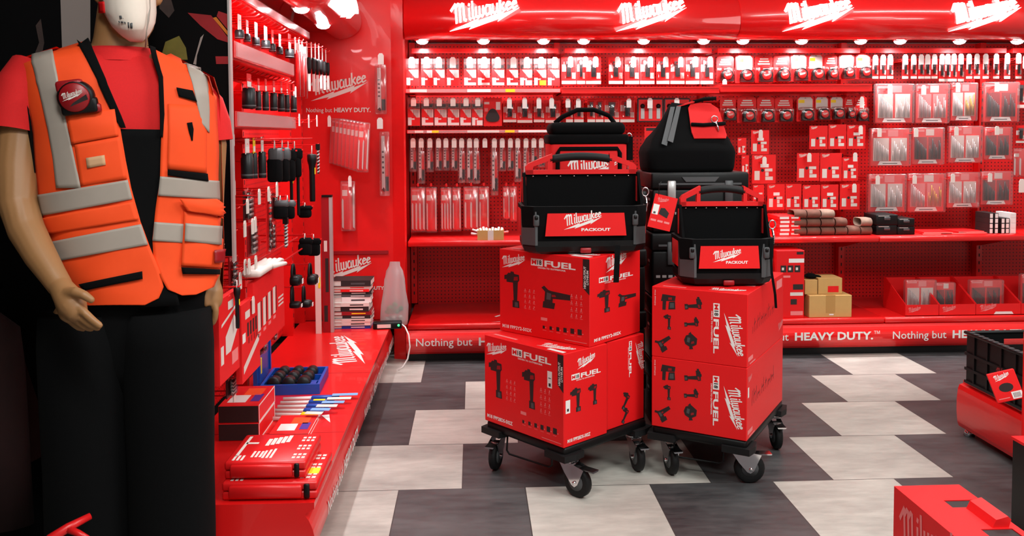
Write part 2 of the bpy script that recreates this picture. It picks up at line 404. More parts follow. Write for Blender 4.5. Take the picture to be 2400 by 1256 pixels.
# ================================================================ lit canopies
def canopy_y(z, z0):
    # bull-nosed front: rolls under quickly below, falls back more slowly above
    c = z0+.105; k = (c-z)/.105 if z < c else (z-c)/.16
    return -.305-.14*math.sqrt(max(0, 1-k*k))
def canopy_profile(z0=1.995):
    # y forward negative; front skin swelling outwards, rolled lower lip, flat underside
    P = [(.0, z0+.045)]
    P += [(-.30, z0+.045), (-.30, z0)]
    for k in range(1, 25):
        z = z0+.265*(1-cos(pi*k/25))/2; P.append((canopy_y(z, z0), z))
    P += [(-.30, z0+.268), (-.26, z0+.45), (0, z0+.45)]
    return P
def lit_sign(o, w, t, z0, off=0.):
    # raised lit script bent over the curved canopy skin
    q = MB(); q.logo(o, w, SIGN, depth=.02)
    for i, (x, y, z) in enumerate(q.v):
        q.v[i] = (x, canopy_y(max(z0+.02, min(z, z0+.25)), z0)+off-.006+y*1.2, z)
    return q.build('lit_sign', t)
def make_spot(label, loc, group, aim):
    t = thing('spot_lamp', label, 'lamp', loc, group=group)
    MB().lathe([(.038, .034), (.046, .034), (.050, .004), (.044, -.002), (.0385, .0)], CHR, 20).build('trim_ring', t)
    MB().lathe([(.0, -.022), (.016, -.020), (.030, -.014), (.038, -.002), (.038, .010), (0, .010)], LENS, 18).build('lens', t)
    l = bpy.data.lights.new('spot_beam', 'SPOT'); l.energy = SPOT_W; l.spot_size = radians(118); l.spot_blend = .5; l.shadow_soft_size = .03; l.color = (1, .95, .97)
    o = bpy.data.objects.new('spot_beam', l); COL.objects.link(o); o.parent = t; o.location = (0, 0, -.03)
    o.rotation_euler = Vector(aim).to_track_quat('-Z', 'Y').to_euler()
    return t
seams = [-.415, 1.655, 4.6]
for i in range(2):
    x0, x1 = seams[i], seams[i+1]
    t = thing('canopy', 'curved glossy red canopy with lit signs over the ' + ('left half of the back wall' if i == 0 else 'right half of the back wall'), 'canopy', (x0, 5.75, 0), group='lit canopies over the back wall')
    pr = canopy_profile(); pr = [(a+.30 if a == 0 else a, c) for a, c in pr]
    MB().prismx(pr, .003, x1-x0-.003, RGLOSS, True).build('canopy_shell', t)
    for px in ((1055, 1440) if i == 0 else (1825, 2210)):
        a = atY(px, 76, 5.39); w = atY(px+160, 76, 5.39).x-a.x
        lit_sign((a.x-x0, 0, 2.032), w, t, 1.995)
for k, px in enumerate((990, 1133, 1273, 1367, 1507, 1647, 1739, 1876, 2014, 2106, 2245, 2380)):
    a = atY(px, 94, 5.62)
    make_spot(ORD[k]+' round spotlight from the left under the back canopy', (a.x, 5.60, 2.004), 'spotlights under the back canopy', (0, .45, -1))
# ================================================================ left display wall
LX = -1.10
ly = [2.98, 4.0, 5.02, 5.36]
ln = ['nearest the dressed mannequin', 'in the middle of the left wall', 'in the far left corner']
for i in range(3):
    y0, y1 = ly[i], ly[i+1]; w = (y1-y0)/2
    t = thing('display_bay', 'red perforated steel display panel of the left wall ' + ln[i], 'display bay', (LX, (y0+y1)/2, 0), pi/2, group='bays of the left display wall')
    MB().box(-w+.02, 0, .26, w-.02, .03, 2.03, PERF).build('back_panel', t)
    for s in ((-1,) if i < 2 else (-1, 1)):
        u = MB().box(s*w-.02, -.06, .25, s*w+.02, .03, 2.0, RED)
        for k in range(30): u.box(s*w-.004, -.0608, .30+k*.055, s*w+.004, -.06, .322+k*.055, DGR)
        u.build('upright', t)
# left plinth with a curved lettered face
t = thing('display_plinth', 'long low red plinth with white lettering running along the left wall', 'plinth', (0, 0, 0))
pf = [(-1.07, .02), (-.56, .02), (-.548, .035)]
pf += [(-.535+.03*sin(pi*k/10)**.8, .04+.17*k/10) for k in range(11)]
pf += [(-.525, .22), (-.505, .23), (-.505, .25), (-1.07, .25)]
MB().add([(x, y, z) for y in (2.70, 5.4) for x, z in pf], [tuple(range(len(pf))), tuple(reversed(range(len(pf), 2*len(pf))))]+[(i, (i+1) % len(pf), (i+1) % len(pf)+len(pf), i+len(pf)) for i in range(len(pf))], RED).build('plinth_body', t)
MB().box(-1.05, 2.74, 0, -.575, 5.36, .02, BLK).build('toe_kick', t)
for y in (3.35, 4.2): MB().box(-1.06, y-.0015, .2501, -.506, y+.0015, .2506, RDK).build('seam', t)
q = MB(); q.logo((-.55, 4.36, .2508), .66, WHT, ux=(-.10, 1, 0), uy=(-.62, -.1, 0)); q.build('printed_logo', t)
for yy in (2.95, 3.95, 4.75):
    q = MB(); q.text('Nothing but', (-.5035, yy, .10), .07, WHT, ux=(0, 1, 0), width=.33, bold=.006); q.text('HEAVY DUTY.', (-.5035, yy+.37, .10), .07, WHT, ux=(0, 1, 0), width=.42, bold=.03); q.build('lettering', t)
# left canopy (same section, turned)
t = thing('canopy', 'curved glossy red canopy with a lit sign over the left wall', 'canopy', (-.96, 2.96, 0), pi/2)
pr = [(a+.15 if a == 0 else a, c) for a, c in canopy_profile(1.99)]
pr = [(a+.16, c) for a, c in pr]
MB().prismx(pr, 0, 2.43, RGLOSS, True).build('canopy_shell', t)
for yy in (1.72, .5): lit_sign((yy, 0, 2.03), .5, t, 1.99, .16)
for k, y in enumerate((3.1, 3.62, 4.15, 4.75)):
    make_spot(ORD[k]+' round spotlight from the near end under the left canopy', (-.80, y, 1.998), 'spotlights under the left canopy', (-.35, 0, -1))
# top rail and shelf rails of the left wall
def rail_left(name, label, y0, y1, z, h, x=-.80):
    t = thing(name, label, 'shelf', (x, (y0+y1)/2, z), pi/2); w = (y1-y0)/2
    MB().box(-w, .004, 0, w, .02, h, RGLOSS).build('front_rail', t)
    MB().box(-w+.02, -.003, .004, w-.02, .003, h-.003, RAILC).build('price_strip', t)
    for s in (-1, 1): MB().box(s*(w-.008)-.008, .02, .0, s*(w-.008)+.008, 1.03+x, h*.7, RED).build('side_arm', t)
    MB().box(-w, .02, -.004, w, 1.03+x, .002, RED).build('shelf_board', t)
    return t
rail_left('top_rail', 'upper glossy red light rail along the top of the left wall', 3.0, 4.9, 1.935, .04, -.90)
rail_left('price_shelf', 'upper red shelf with clear price strip on the left wall', 2.99, 3.97, 1.668, .056)
rail_left('price_shelf', 'lower red shelf with clear price strip on the left wall', 2.99, 3.99, 1.432, .055)
# corner panels
t = thing('corner_panel', 'tall red graphic panel with white lettering in the far left corner', 'panel', (0, 5.42, 0))
MB().box(-1.10, 0, .25, -.50, .03, 2.3, RED).build('sheet', t)
q = MB(); a = atY(728, 237, 5.42); w = atY(862, 237, 5.42).x-a.x
q.logo((a.x, -.002, a.z), w, PALE); q.build('printed_logo', t)
q = MB(); a = atY(718, 263, 5.42); q.text('Nothing but', (a.x, -.002, a.z), .038, PALE, width=.158, bold=.004); q.text('HEAVY DUTY.', (a.x+.17, -.002, a.z), .038, PALE, width=.225, bold=.03); q.build('lettering', t)
MB().box(-.93, -.012, .665, -.53, -.0, .685, RDK).build('dark_strip', t)  # raised dark red strip across the sheet
q = MB(); a = atY(756, 655, 5.42); q.logo((a.x, -.002, a.z), atY(872, 655, 5.42).x-a.x, PALE); q.build('printed_logo', t)
q = MB(); a = atY(770, 680, 5.42); q.text('Nothing but', (a.x, -.002, a.z), .03, PALE, width=.14, bold=.004); q.text('HEAVY DUTY.', (a.x+.15, -.002, a.z), .03, PALE, width=.2, bold=.03); q.build('lettering', t)
MB().add([(-.50, 0, 0), (-.425, -.02, 0), (-.415, .0, 0), (-.49, .03, 0), (-.50, 0, 2.3), (-.425, -.02, 2.3), (-.415, .0, 2.3), (-.49, .03, 2.3)], [(0, 1, 5, 4), (1, 2, 6, 5), (2, 3, 7, 6), (3, 0, 4, 7), (4, 5, 6, 7), (0, 3, 2, 1)], RED).build('angled_post', t)
# black poster board behind the mannequin
t = thing('poster_board', 'black poster board with a dark picture behind the mannequin', 'poster', (0, 2.93, 0))
MB().box(-2.59, 0, 1.0, -.805, .02, 2.7, BOARD).box(-2.59, 0, 0.0, -1.10, .02, 1.0, BOARD).build('board', t)
MB().box(-.806, -.004, .98, -.799, .024, 2.7, SILV).build('edge_strip', t)
def bp(px, py): a = atY(px, py, 2.93); return (a.x, a.z)
q = MB(); C1 = mat('poster_grey', (150, 136, 130), .7); C2 = mat('poster_olive', (110, 100, 34), .7, noise=.4, nscale=25); C3 = mat('poster_red', (150, 16, 24), .7, noise=.3, nscale=12); C4 = mat('poster_orange', (200, 110, 20), .7); C5 = mat('poster_brown', (60, 44, 40), .8, noise=.5, nscale=30)
q.poly([bp(*p) for p in ((140, -60), (212, -60), (212, 150), (147, 150))], C1, -.001)
q.poly([bp(*p) for p in ((388, 98), (420, 84), (436, 112), (440, 140), (400, 140), (380, 125))], C2, -.001)
q.poly([bp(*p) for p in ((372, -10), (400, -6), (409, 25), (396, 42), (374, 20))], C5, -.001)
q.poly([bp(*p) for p in ((440, 30), (495, 36), (536, 90), (536, 100), (510, 92), (470, 60))], C3, -.001)
q.poly([bp(*p) for p in ((499, 42), (507, 40), (536, 76), (536, 86))], C4, -.0015)
q.poly([bp(*p) for p in ((512, 26), (536, 34), (536, 72), (508, 38))], C3, -.001)
q.poly([bp(*p) for p in ((505, 132), (536, 132), (536, 150), (507, 150))], C3, -.001)
q.poly([bp(*p) for p in ((453, 150), (470, 88), (478, 80), (462, 130), (460, 152))], C1, -.001)
q.poly([bp(*p) for p in ((84, 60), (96, 44), (104, 100), (98, 130), (80, 130), (92, 100))], C5, -.001)
q.poly([bp(*p) for p in ((0, 860), (60, 850), (96, 960), (98, 1070), (60, 1090), (0, 1040))], mat('poster_maroon', (62, 14, 12), .8, noise=.4, nscale=8), -.001)
q.build('picture', t)
a = atY(505, 573, 2.93); q = MB(); q.text('T\u0102.', (a.x, -.002, a.z), .022, PALE); a = atY(513, 584, 2.93); q.text('V.', (a.x, -.002, a.z), .022, PALE); q.build('lettering', t)
# ================================================================ goods on the back wall
def px_rect(x0, y0, x1, y1, Y):
    a = atY(x0, y1, Y); b = atY(x1, y0, Y); return (a.x+b.x)/2, min(a.z, b.z), abs(b.x-a.x), abs(b.z-a.z)
def cr(ox, oy, s): return lambda *c: [ox+v/s if i % 2 == 0 else oy+v/s for i, v in enumerate(c)]
def tag_poly(w, h): return [(-w/2, 0), (w/2, 0), (w/2, h*.78), (w*.25, h*.96), (-w*.25, h*.96), (-w/2, h*.78)]
def hook(label, x, Y, z, w=.036, h=.066, back=6.05, group=None, tilt=0, rz=0, loc=None, arm=RED, long=None, tagm=WHT):
    # wire hook standing out from the perforated sheet with a hanging price tag at its tip
    t = thing('display_hook', label, 'hook', loc or (x, Y, z), rz, group=group)
    d = long if long else back-Y
    MB().tube([(0, d, h*.55), (0, .012, h*.55), (0, .004, h*.62), (0, .002, h*.7)], .0028, arm, 6).tube([(-.012, d, h*.35), (-.012, .03, h*.35), (-.012, .02, h*.45)], .0025, arm, 6).build('wire_arm', t)
    MB().prism(tag_poly(w, h), -.004, 0, tagm).build('price_tag', t)
    return t
def blade_card(w, h, i, v):
    # hang card: clear grey window above, red print below with a pale blade picture and a white patch
    t = thing('blade_pack', '', 'blade pack')
    d = .014
    MB().box(-w/2, -.002, 0, w/2, 0, h, CLRM).box(-w/2, -d, 0, w/2, -.002, h*.80, CLR).build('clear_sleeve', t)
    q = MB().box(-w/2+.002, -d-.001, .002, w/2-.002, -d, h*.60, RPACK)
    y = -d-.0014
    q.poly([(-w*.30, h*.58), (w*.46, h*.58), (w*.46, h*.30), (w*.2, h*.30)], PALE, y)
    for k in range(4): q.plate(-w*.02+k*w*.11, h*.32, -w*.02+k*w*.11+w*.03, h*.57-k*h*.0, GRYP, y-.0002)
    q.plate(-w*.46, h*.03, -w*.18, h*.30, WHT, y)
    if v == 1: q.plate(-w*.05, h*.03, w*.45, h*.2, YEL if i == 9 else WHT, y-.0003)
    if v == 2: q.plate(-w*.46, h*.03, w*.45, h*.12, WHT, y-.0003)
    q.plate(-w*.18, h*.22, w*.05, h*.27, WHT, y-.0003)
    q.build('printed_card', t)
    MB().box(-w*.4, -.004, h*.66, w*.4, -.003, h*.76, GRYP).build('header_strip', t)
    return t
def long_blade(w, h, i):
    t = thing('saw_blade_pack', '', 'saw blade pack')
    MB().rbox(-w/2, -.014, 0, w/2, 0, h, CLRM, .006, 1).build('clear_sleeve', t)
    MB().prism([(-w*.30, h*.10), (-w*.02, h*.06), (w*.02, h*.10), (w*.02, h*.93), (-w*.30, h*.93)], -.010, -.007, BLADE).build('blade', t)
    q = MB().box(w*.06, -.010, h*.32, w*.38, -.007, h*.92, RPACK).box(w*.06, -.010, h*.08, w*.38, -.007, h*.30, DGR)
    for k in range(5): q.plate(-w*.25, h*(.35+.08*k), -w*.06, h*(.38+.08*k), GRYP, -.0104)
    q.poly([(-w*.30, h*.10), (-w*.02, h*.06), (w*.02, h*.10), (-w*.1, h*.14)], DGR, -.0104)
    q.build('paper_insert', t)
    return t
def big_pack(w, h, n, i):
    t = thing('saw_blade_set', '', 'saw blade set')
    MB().rbox(-w/2, -.02, 0, w/2, 0, h, CLRM, .005, 1).build('clear_shell', t)
    q = MB().box(-w*.46, -.006, h*.03, w*.46, -.004, h*.97, RPACK).plate(-w*.40, h*.70, -w*.05, h*.82, PALE, -.0064).plate(-w*.4, h*.90, w*.1, h*.94, PINK, -.0064)
    q.build('backing_card', t)
    for k in range(n):
        x = -w*.36+k*w*.74/max(1, n-1) if n > 1 else 0; hh = h*(.62 if k < n-1 else .84)
        MB().prism([(x-w*.06, h*.08), (x+w*.05, h*.05), (x+w*.05, hh), (x-w*.03, hh+.01), (x-w*.06, hh-.01)], -.013-.001*k, -.010-.001*k, BLADE).build('blade', t)
    return t
def tool_card(w, h, i):
    # red hang card with clear pocket holding a dark multi tool blade
    t = thing('blade_card', '', 'blade pack')
    q = MB().box(-w/2, -.003, 0, w/2, 0, h, RPACK); y = -.0034
    q.plate(-w*.46, h*.46, -w*.18, h*.72, WHT if i % 2 else PALE, y).plate(w*.2, h*.2, w*.44, h*.42, PALE, y).plate(-w*.48, 0, w*.48, h*.12, PALE, y)
    q.plate(-w*.1, h*.3, w*.1, h*.5, [YEL, RPACK, ORG][i % 3], y)
    q.build('printed_card', t)
    MB().box(-w*.15, -.012, h*.26, w*.15, -.004, h*.72, BSOC).box(-w*.22, -.010, h*.68, w*.22, -.004, h*.84, GRYP).build('tool_blade', t)
    MB().rbox(-w*.4, -.02, h*.2, w*.4, -.0035, h*.9, CLR, .006, 1).build('clear_pocket', t)
    return t
def knob_case(w, h, i):
    t = thing('blade_case', '', 'blade case')
    MB().rbox(-w/2, -.02, 0, w/2, 0, h, GRYP, .012, 2).build('grey_tray', t)
    MB().box(-w*.44, -.022, h*.06, w*.44, -.0195, h*.92, RPACK).build('red_insert', t)
    for k in (-.3, 0, .3):
        b = MB(); b.lathe([(.0, -.034), (.014, -.032), (.016, -.022)], BLK, 12, 'y', (k*w, 0, h*.66)); b.box(k*w-.012, -.026, h*.14, k*w+.012, -.022, h*.56, SILV); b.build('cutter', t)
    return t
def tape_pack(w, h, i, v):
    # arched red card, title print, and a tape measure under a clear bubble
    t = thing('tape_measure_pack', '', 'tape measure')
    arch = [(-w/2, 0), (w/2, 0), (w/2, h*.86)]+[(w/2*cos(a*pi/8), h*.86+h*.14*sin(a*pi/8)) for a in range(1, 8)]+[(-w/2, h*.86)]
    q = MB().prism(arch, -.004, 0, RPACK); y = -.0044
    if v == 'w':
        q.poly([(-w*.42, h*.45), (w*.42, h*.45), (w*.42, h*.86), (w*.3, h*.95), (-w*.3, h*.95), (-w*.42, h*.86)], PALE, y)
        q.plate(-w*.4, h*.72, -w*.05, h*.84, YEL, y-.0003)
    else:
        for k in range(3): q.plate(-w*(.22+.06*k), h*(.80-.085*k), w*(.26+.04*k), h*(.85-.085*k), PALE, y)
        q.poly([(-w*.05, h*.5), (w*.42, h*.5), (w*.42, h*.28), (w*.1, h*.28), (w*.0, h*.38)], PALE, y)
        q.plate(-w*.45, h*.44, -w*.2, h*.52, PINK, y)
    q.prism([(-.008, h*.9), (.008, h*.9), (0, h*.925)], -.0048, -.0044, DGR)
    q.build('printed_card', t)
    r = min(w*.40, h*.22); o = (w*.06, 0, r+.006)
    b = MB(); b.lathe([(0, -.050), (r*.75, -.050), (r, -.044), (r, -.010), (r*.8, -.005)], BLK, 18, 'y', o); b.box(o[0]-r, -.046, .004, o[0]+r*1.02, -.008, r*.8, BLK)
    b.build('tape_body', t)
    b = MB(); b.lathe([(0, -.0535), (r*.66, -.0535), (r*.72, -.050)], RPLAS, 18, 'y', o); b.logo((o[0]-r*.52, -.0542, o[2]-r*.22), r*1.02, PALE); b.build('tape_face', t)
    MB().rbox(-w*.46, -.058, .002, w*.48, -.004, h*.56, CLR, .012, 1).build('clear_bubble', t)
    return t
def disc_pack(w, h, i):
    t = thing('disc_pack', '', 'cutting disc pack')
    q = MB().box(-w/2, -.016, 0, w/2, -.013, h, RPACK); y = -.0164
    q.plate(-w*.40, h*.12, -w*.18, h*.44, PALE, y).plate(w*.04, h*.42, w*.36, h*.52, PALE, y).plate(w*.06, h*.26, w*.2, h*.4, PALE, y).plate(w*.06, h*.12, w*.38, h*.24, PALE, y)
    q.poly([(-w*.06+w*.07*cos(a*pi/4), h*.46+w*.07*sin(a*pi/4)) for a in range(8)], DGR, y)
    q.logo((-w*.42, y, h*.84), w*.36, PALE)
    if i % 3 == 1: q.plate(-w*.15, h*.56, w*.2, h*.68, WHT, y)
    q.build('printed_card', t)
    r = min(w*.52, h*.44)
    b = MB()
    for k in range(3): b.lathe([(.011, -.012+.004*k), (r, -.012+.004*k), (r, -.0095+.004*k), (.011, -.0095+.004*k)], DGR, 24, 'y', (0, 0, h*.44))
    b.build('discs', t)
    return t
def drill_set(w, h, i, bits):
    t = thing('drill_bit_set', '', 'drill bit set')
    MB().rbox(-w/2, -.045, 0, w/2, 0, h, CLRM, .01, 2).build('clear_case', t)
    q = MB().box(-w*.47, -.022, h*.02, w*.47, -.020, h*.98, RPACK); y = -.0224
    q.plate(-w*.42, h*.88, -w*.1, h*.94, PINK, y).plate(-w*.05, h*.78, w*.2, h*.95, PALE if i % 2 else PINK, y)
    for s in (-1, 1): q.box(s*w*.22-w*.19, -.0265, h*.14, s*w*.22+w*.19, -.0225, h*.74, RDK if bits == 'dark' else PALE if i % 2 == 0 else PINK)  # pale and pink window inserts stand in for glare on the cases
    q.poly([(-w*.30, h*.03), (w*.30, h*.03), (w*.25, h*.13), (-w*.25, h*.13)], WHT, -.0275)
    q.plate(-w*.18, h*.06, w*.18, h*.08, GRYP, -.0277)
    q.build('printed_card', t)
    for s in (-1, 1):
        b = MB(); n = 9
        for k in range(n):
            hh = h*(.24+.34*(((k*7+i*3) % n)/n if s > 0 else 1-k/n))
            x = s*w*.22-w*.16+k*w*.32/(n-1)
            b.tube([(x, -.030, h*.15), (x, -.030, h*.15+hh)], .0018+.0008*(k % 3), {'gold': GOLD if s > 0 else SILV, 'dark': BSOC, 'grey': SILV}[bits], 6)
        b.build('bit_row', t)
    return t
def put_row(builder, rects, Y, fmt, group, extra=None):
    out = []
    for i, r in enumerate(rects):
        x, z, w, h = px_rect(*r, Y)
        t = builder(w, h, i) if extra is None else builder(w, h, i, extra(i))
        t.location = (x, Y, z); t['label'] = fmt % ORD[i]; t['group'] = group; out.append(t)
    return out
def put_hooks(pts, Y, fmt, group, w=13, h=24, **kw):
    for i, (x, y) in enumerate(pts):
        a = atY(x, y+h/2, Y); s = Y/FPX
        hook(fmt % ORD[i], a.x, Y, a.z, w*s, h*s, group=group, **kw)
# ---- leftmost bay
A = cr(930, 0, 4.1875)
xs = [(93, 215), (240, 352), (358, 472), (490, 612), (658, 780), (792, 915), (932, 1058), (1076, 1192), (1206, 1330), (1342, 1468), (1478, 1598)]
put_row(blade_card, [A(a, 575, b, 845) for a, b in xs], 5.75, '%s red blade card from the left in the top row of the leftmost back bay', 'blade cards in the top row of the leftmost bay', lambda i: [0, 0, 0, 0, 2, 2, 2, 2, 1, 1, 0][i])
put_hooks([A(x, 612) for x in (147, 293, 413, 550, 716, 858, 992, 1145, 1277, 1417, 1552)], 5.66, '%s tagged hook from the left above the top row blade cards, leftmost back bay', 'hooks of the top row, leftmost bay', 14, 26)
def price_rail(label, x0, x1, y0, y1, tall, x_extra=()):
    a = atY(x0, y1, 5.62); b_ = atY(x1, y0, 5.62); w = b_.x-a.x; h = b_.z-a.z
    t = thing('price_shelf', label, 'shelf', ((a.x+b_.x)/2, 5.62, a.z))
    MB().box(-w/2, 0, 0, w/2, .012, h, RGLOSS).build('front_rail', t)
    MB().box(-w/2, .012, .0, w/2, .36, .004, RED).box(-w/2, .012, .0, -w/2+.004, .36, h, RED).box(w/2-.004, .012, 0, w/2, .36, h, RED).build('shelf_board', t)
    if not tall: MB().box(-w/2+.004, -.004, .003, w/2-.004, -.001, h-.003, RAILC).build('price_strip', t)
    else: MB().box(-w/2+.002, -.006, h-.008, w/2-.002, 0, h, RGLOSS).box(-w/2+.002, -.006, 0, w/2-.002, 0, .006, RGLOSS).build('folded_edge', t)
    for k, (px0, px1, mt) in enumerate(x_extra):
        p = atY(px0, y0, 5.61); q_ = atY(px1, y0, 5.61)
        MB().box(p.x-t.location.x, -.007, .004, q_.x-t.location.x, -.0045, h-.004, mt).build('price_label', t)
    return t
price_rail('upper price shelf under the top blade cards, leftmost back bay', 950, 1314, 207, 218, False, ((1185, 1207, YEL), (960, 1000, WHT), (1095, 1150, WHT)))
price_rail('second price shelf with yellow labels above the hanging saw blades', 954, 1316, 303, 313, False, ((1000, 1012, WHT), (1012, 1028, YEL), (1184, 1206, YEL), (1215, 1300, WHT), (972, 992, PALE), (1095, 1170, PALE)))
xs = [(107, 230), (243, 362), (368, 492), (497, 615), (620, 730), (735, 845)]
put_row(blade_card, [A(a, 955, b, 1238) for a, b in xs], 5.75, '%s pale tagged blade card from the left in second row, leftmost back bay', 'blade cards in the second row of the leftmost bay', lambda i: [0, 2, 2, 2, 2, 1][i])
put_hooks([A(x, 1000) for x in (165, 290, 417, 552, 680, 795)], 5.66, '%s tagged hook from the left above the second row, leftmost back bay', 'hooks of the second row, leftmost bay', 12, 20, tagm=PALE)
x, z, w, h = px_rect(*A(852, 962, 1030, 1238), 5.75)
t = thing('sander_pad_pack', 'red card with a black triangular sanding pad, second row of leftmost bay', 'sanding pad pack', (x, 5.75, z))
q = MB().box(-w/2, -.004, 0, w/2, 0, h, RPACK); q.plate(w*.18, h*.58, w*.42, h*.86, WHT, -.0045).plate(-w*.46, h*.78, -w*.18, h*.86, PALE, -.0045).plate(-w*.44, h*.52, -w*.26, h*.64, PINK, -.0045); q.build('printed_card', t)
q = MB(); R_ = w*.36; q.prism([(R_*cos(a)*1.0*(1+.12*cos(3*(a-pi/2))), h*.36+R_*sin(a)*(1+.12*cos(3*(a-pi/2)))) for a in [2*pi*k/24+pi/2 for k in range(24)]], -.014, -.005, DGR); q.build('sanding_pad', t)
put_row(tool_card, [A(*c) for c in ((1043, 990, 1175, 1200), (1180, 985, 1332, 1205), (1342, 985, 1450, 1200), (1456, 985, 1606, 1205))], 5.75, '%s clear multitool blade card from the left beside the black sanding pad', 'multitool blade cards in the leftmost bay')
put_hooks([A(x, 1010) for x in (1105, 1255, 1395, 1520)], 5.66, '%s tagged hook from the left above the clear multitool blade cards', 'hooks above multitool cards', 11, 26)
B = cr(930, 280, 4.1875)
cx = [160, 240, 325, 410, 482, 563, 637, 715, 780, 958, 1035, 1115, 1187, 1268, 1345, 1418, 1492]
bt = [515, 632, 518, 505, 505, 505, 625, 625, 632, 748, 510, 505, 615, 560, 440, 470, 450]
put_row(long_blade, [B(c-37, 180, c+37, b_) for c, b_ in zip(cx, bt)], 5.74, '%s sleeved saw blade from the left in the hanging row, leftmost back bay', 'sleeved saw blades hanging in the leftmost bay')
put_hooks([B(x, 228) for x in cx[:9]+[865]+cx[9:]], 5.66, '%s tagged hook from the left along the hanging saw blades', 'hooks along the saw blades', 11, 23, tagm=PALE)
put_row(lambda w, h, i: big_pack(w, h, [4, 2, 4, 2, 3, 2, 2, 1][i], i), [B(*c) for c in ((138, 660, 282, 1105), (286, 660, 395, 1108), (432, 662, 540, 1100), (545, 662, 630, 1095), (655, 655, 803, 1085), (805, 655, 905, 1080), (1042, 655, 1108, 980), (1110, 655, 1178, 1000))], 5.72, '%s red and clear saw blade set from the left above the worktop shelf', 'saw blade sets in the leftmost bay')
for i, (a, b_) in enumerate(((205, 640), (335, 640), (485, 642), (590, 642), (730, 636), (855, 636), (1075, 636), (1145, 636))):
    p = atY(*B(a, b_), 5.66); hook(ORD[i]+' bare wire hook from the left above the saw blade sets', p.x, 5.69, p.z-.012, .012, .022, group='hooks above the saw blade sets', tagm=RPLAS)
# open kraft box of blades on the worktop
x, z, w, h = px_rect(1119, 546, 1180, 567, 5.50)
t = thing('kraft_box', 'small open kraft box stuffed with white sleeves on the left worktop', 'box', (x, 5.435, .7405))
q = MB()
for a in ((-w/2, -.0, w/2, .004), (-w/2, .116, w/2, .12), (-w/2, .004, -w/2+.004, .116), (w/2-.004, .004, w/2, .116)): q.box(a[0], a[1], 0, a[2], a[3], .062, CARD)
q.box(-w/2, .004, 0, w/2, .116, .004, CARD).box(-.018, -.0006, .0, .018, -.0001, .062, PALE); q.build('carton', t)
q = MB()
for k in range(9): q.tube([(-.07+.016*k, .02+.01*(k % 4), .03), (-.085+.02*k, .03+.02*(k % 4), .066+.005*(k % 3))], .008, PALE if k % 3 else WHT, 6)
q.tube([(-.07, .05, .03), (-.122, .03, .04)], .008, WHT, 6).tube([(-.07, .03, .05), (-.115, .02, .066)], .007, WHT, 6).tube([(.06, .05, .04), (.112, .03, .05)], .007, PINK, 6)
q.build('paper_sleeves', t)
# ---- second bay
Cc = cr(1300, 0, 4.1875)
xs = [(66, 212), (216, 300), (304, 456), (528, 672), (686, 832), (836, 982), (996, 1128), (1132, 1278), (1282, 1424), (1428, 1560)]
put_row(tool_card, [Cc(a, 560, b, 825) for a, b in xs], 5.75, '%s red tool blade card from the left in the top row behind the totes', 'tool blade cards in the top row of the second bay')
put_hooks([Cc(x, 605) for x in (155, 302, 402, 617, 772, 938, 1090, 1235, 1380, 1525)], 5.66, '%s tagged hook from the left above the tool blade cards', 'hooks above the tool blade cards', 12, 25)
price_rail('tall red shelf edge above the black totes', 1316, 1686, 203, 219, True)
xs = [(110, 180), (190, 285), (320, 398), (402, 480), (486, 636), (640, 786)]
put_row(tool_card, [Cc(a, 965, b, 1200) for a, b in xs], 5.75, '%s tool blade card from the left behind the cooler bag handle', 'tool blade cards in the second row of the second bay')
put_hooks([Cc(x, 1010) for x in (130, 232, 728)], 5.66, '%s tagged hook from the left behind the cooler bag handle', 'hooks behind the cooler bag', 11, 22)
put_row(knob_case, [Cc(*c) for c in ((805, 960, 1062, 1200), (1064, 960, 1325, 1200))], 5.74, '%s grey framed blade case from the left, behind the black bags', 'grey framed blade cases')
put_hooks([Cc(935, 1010), Cc(1198, 1010)], 5.66, '%s tagged hook from the left above the grey framed blade cases', 'hooks above the framed cases', 12, 25)
x, z, w, h = px_rect(1510, 297, 1550, 364, 5.74)
t = thing('disc_pack', 'narrow card with a yellow brass disc glimpsed between the black bags', 'wheel brush pack', (x, 5.74, z))
q = MB().box(-w/2, -.004, 0, w/2, 0, h, RPACK); q.plate(-w*.3, h*.02, w*.1, h*.2, PALE, -.0045).plate(-w*.4, h*.86, w*.2, h*.96, DGR, -.0045); q.build('printed_card', t)
MB().lathe([(.004, -.016), (w*.40, -.016), (w*.42, -.006), (w*.3, -.004)], GOLD, 20, 'y', (w*.02, 0, h*.5)).build('wheel_brush', t)
# ---- third bay: tape measures and discs
D = cr(1660, 0, 4.1875)
put_row(tape_pack, [D(*c) for c in ((78, 540, 250, 808), (262, 530, 446, 815), (455, 530, 630, 812), (636, 530, 800, 806), (802, 522, 972, 800), (976, 525, 1130, 796), (1134, 530, 1266, 790), (1274, 528, 1434, 780), (1440, 528, 1594, 775))], 5.74, '%s tape measure card from the left in the top row of the third bay', 'tape measure cards in the top row', lambda i: 'w' if i in (1, 4, 5, 7, 8) else 'r')  # pale variant; on the fifth and sixth cards it stands in for overexposure
price_rail('tall red shelf edge under the top row of tape measures', 1688, 2044, 197, 215, True)
put_row(tape_pack, [D(*c) for c in ((112, 945, 268, 1190), (282, 940, 470, 1205), (476, 940, 646, 1205), (650, 945, 828, 1200), (864, 940, 1036, 1192), (1040, 942, 1182, 1180), (1186, 942, 1328, 1175), (1330, 945, 1428, 1170), (1430, 940, 1556, 1195))], 5.74, '%s tape measure card from the left in the lower row of the third bay', 'tape measure cards in the lower row', lambda i: 'w' if i in (4, 5, 6) else 'r')
put_hooks([D(1506, 1000), D(160, 830)], 5.64, '%s tagged hook from the right among the tape measure cards', 'hooks among the tape measures', 10, 28)
D2 = cr(1660, 280, 4.1875)
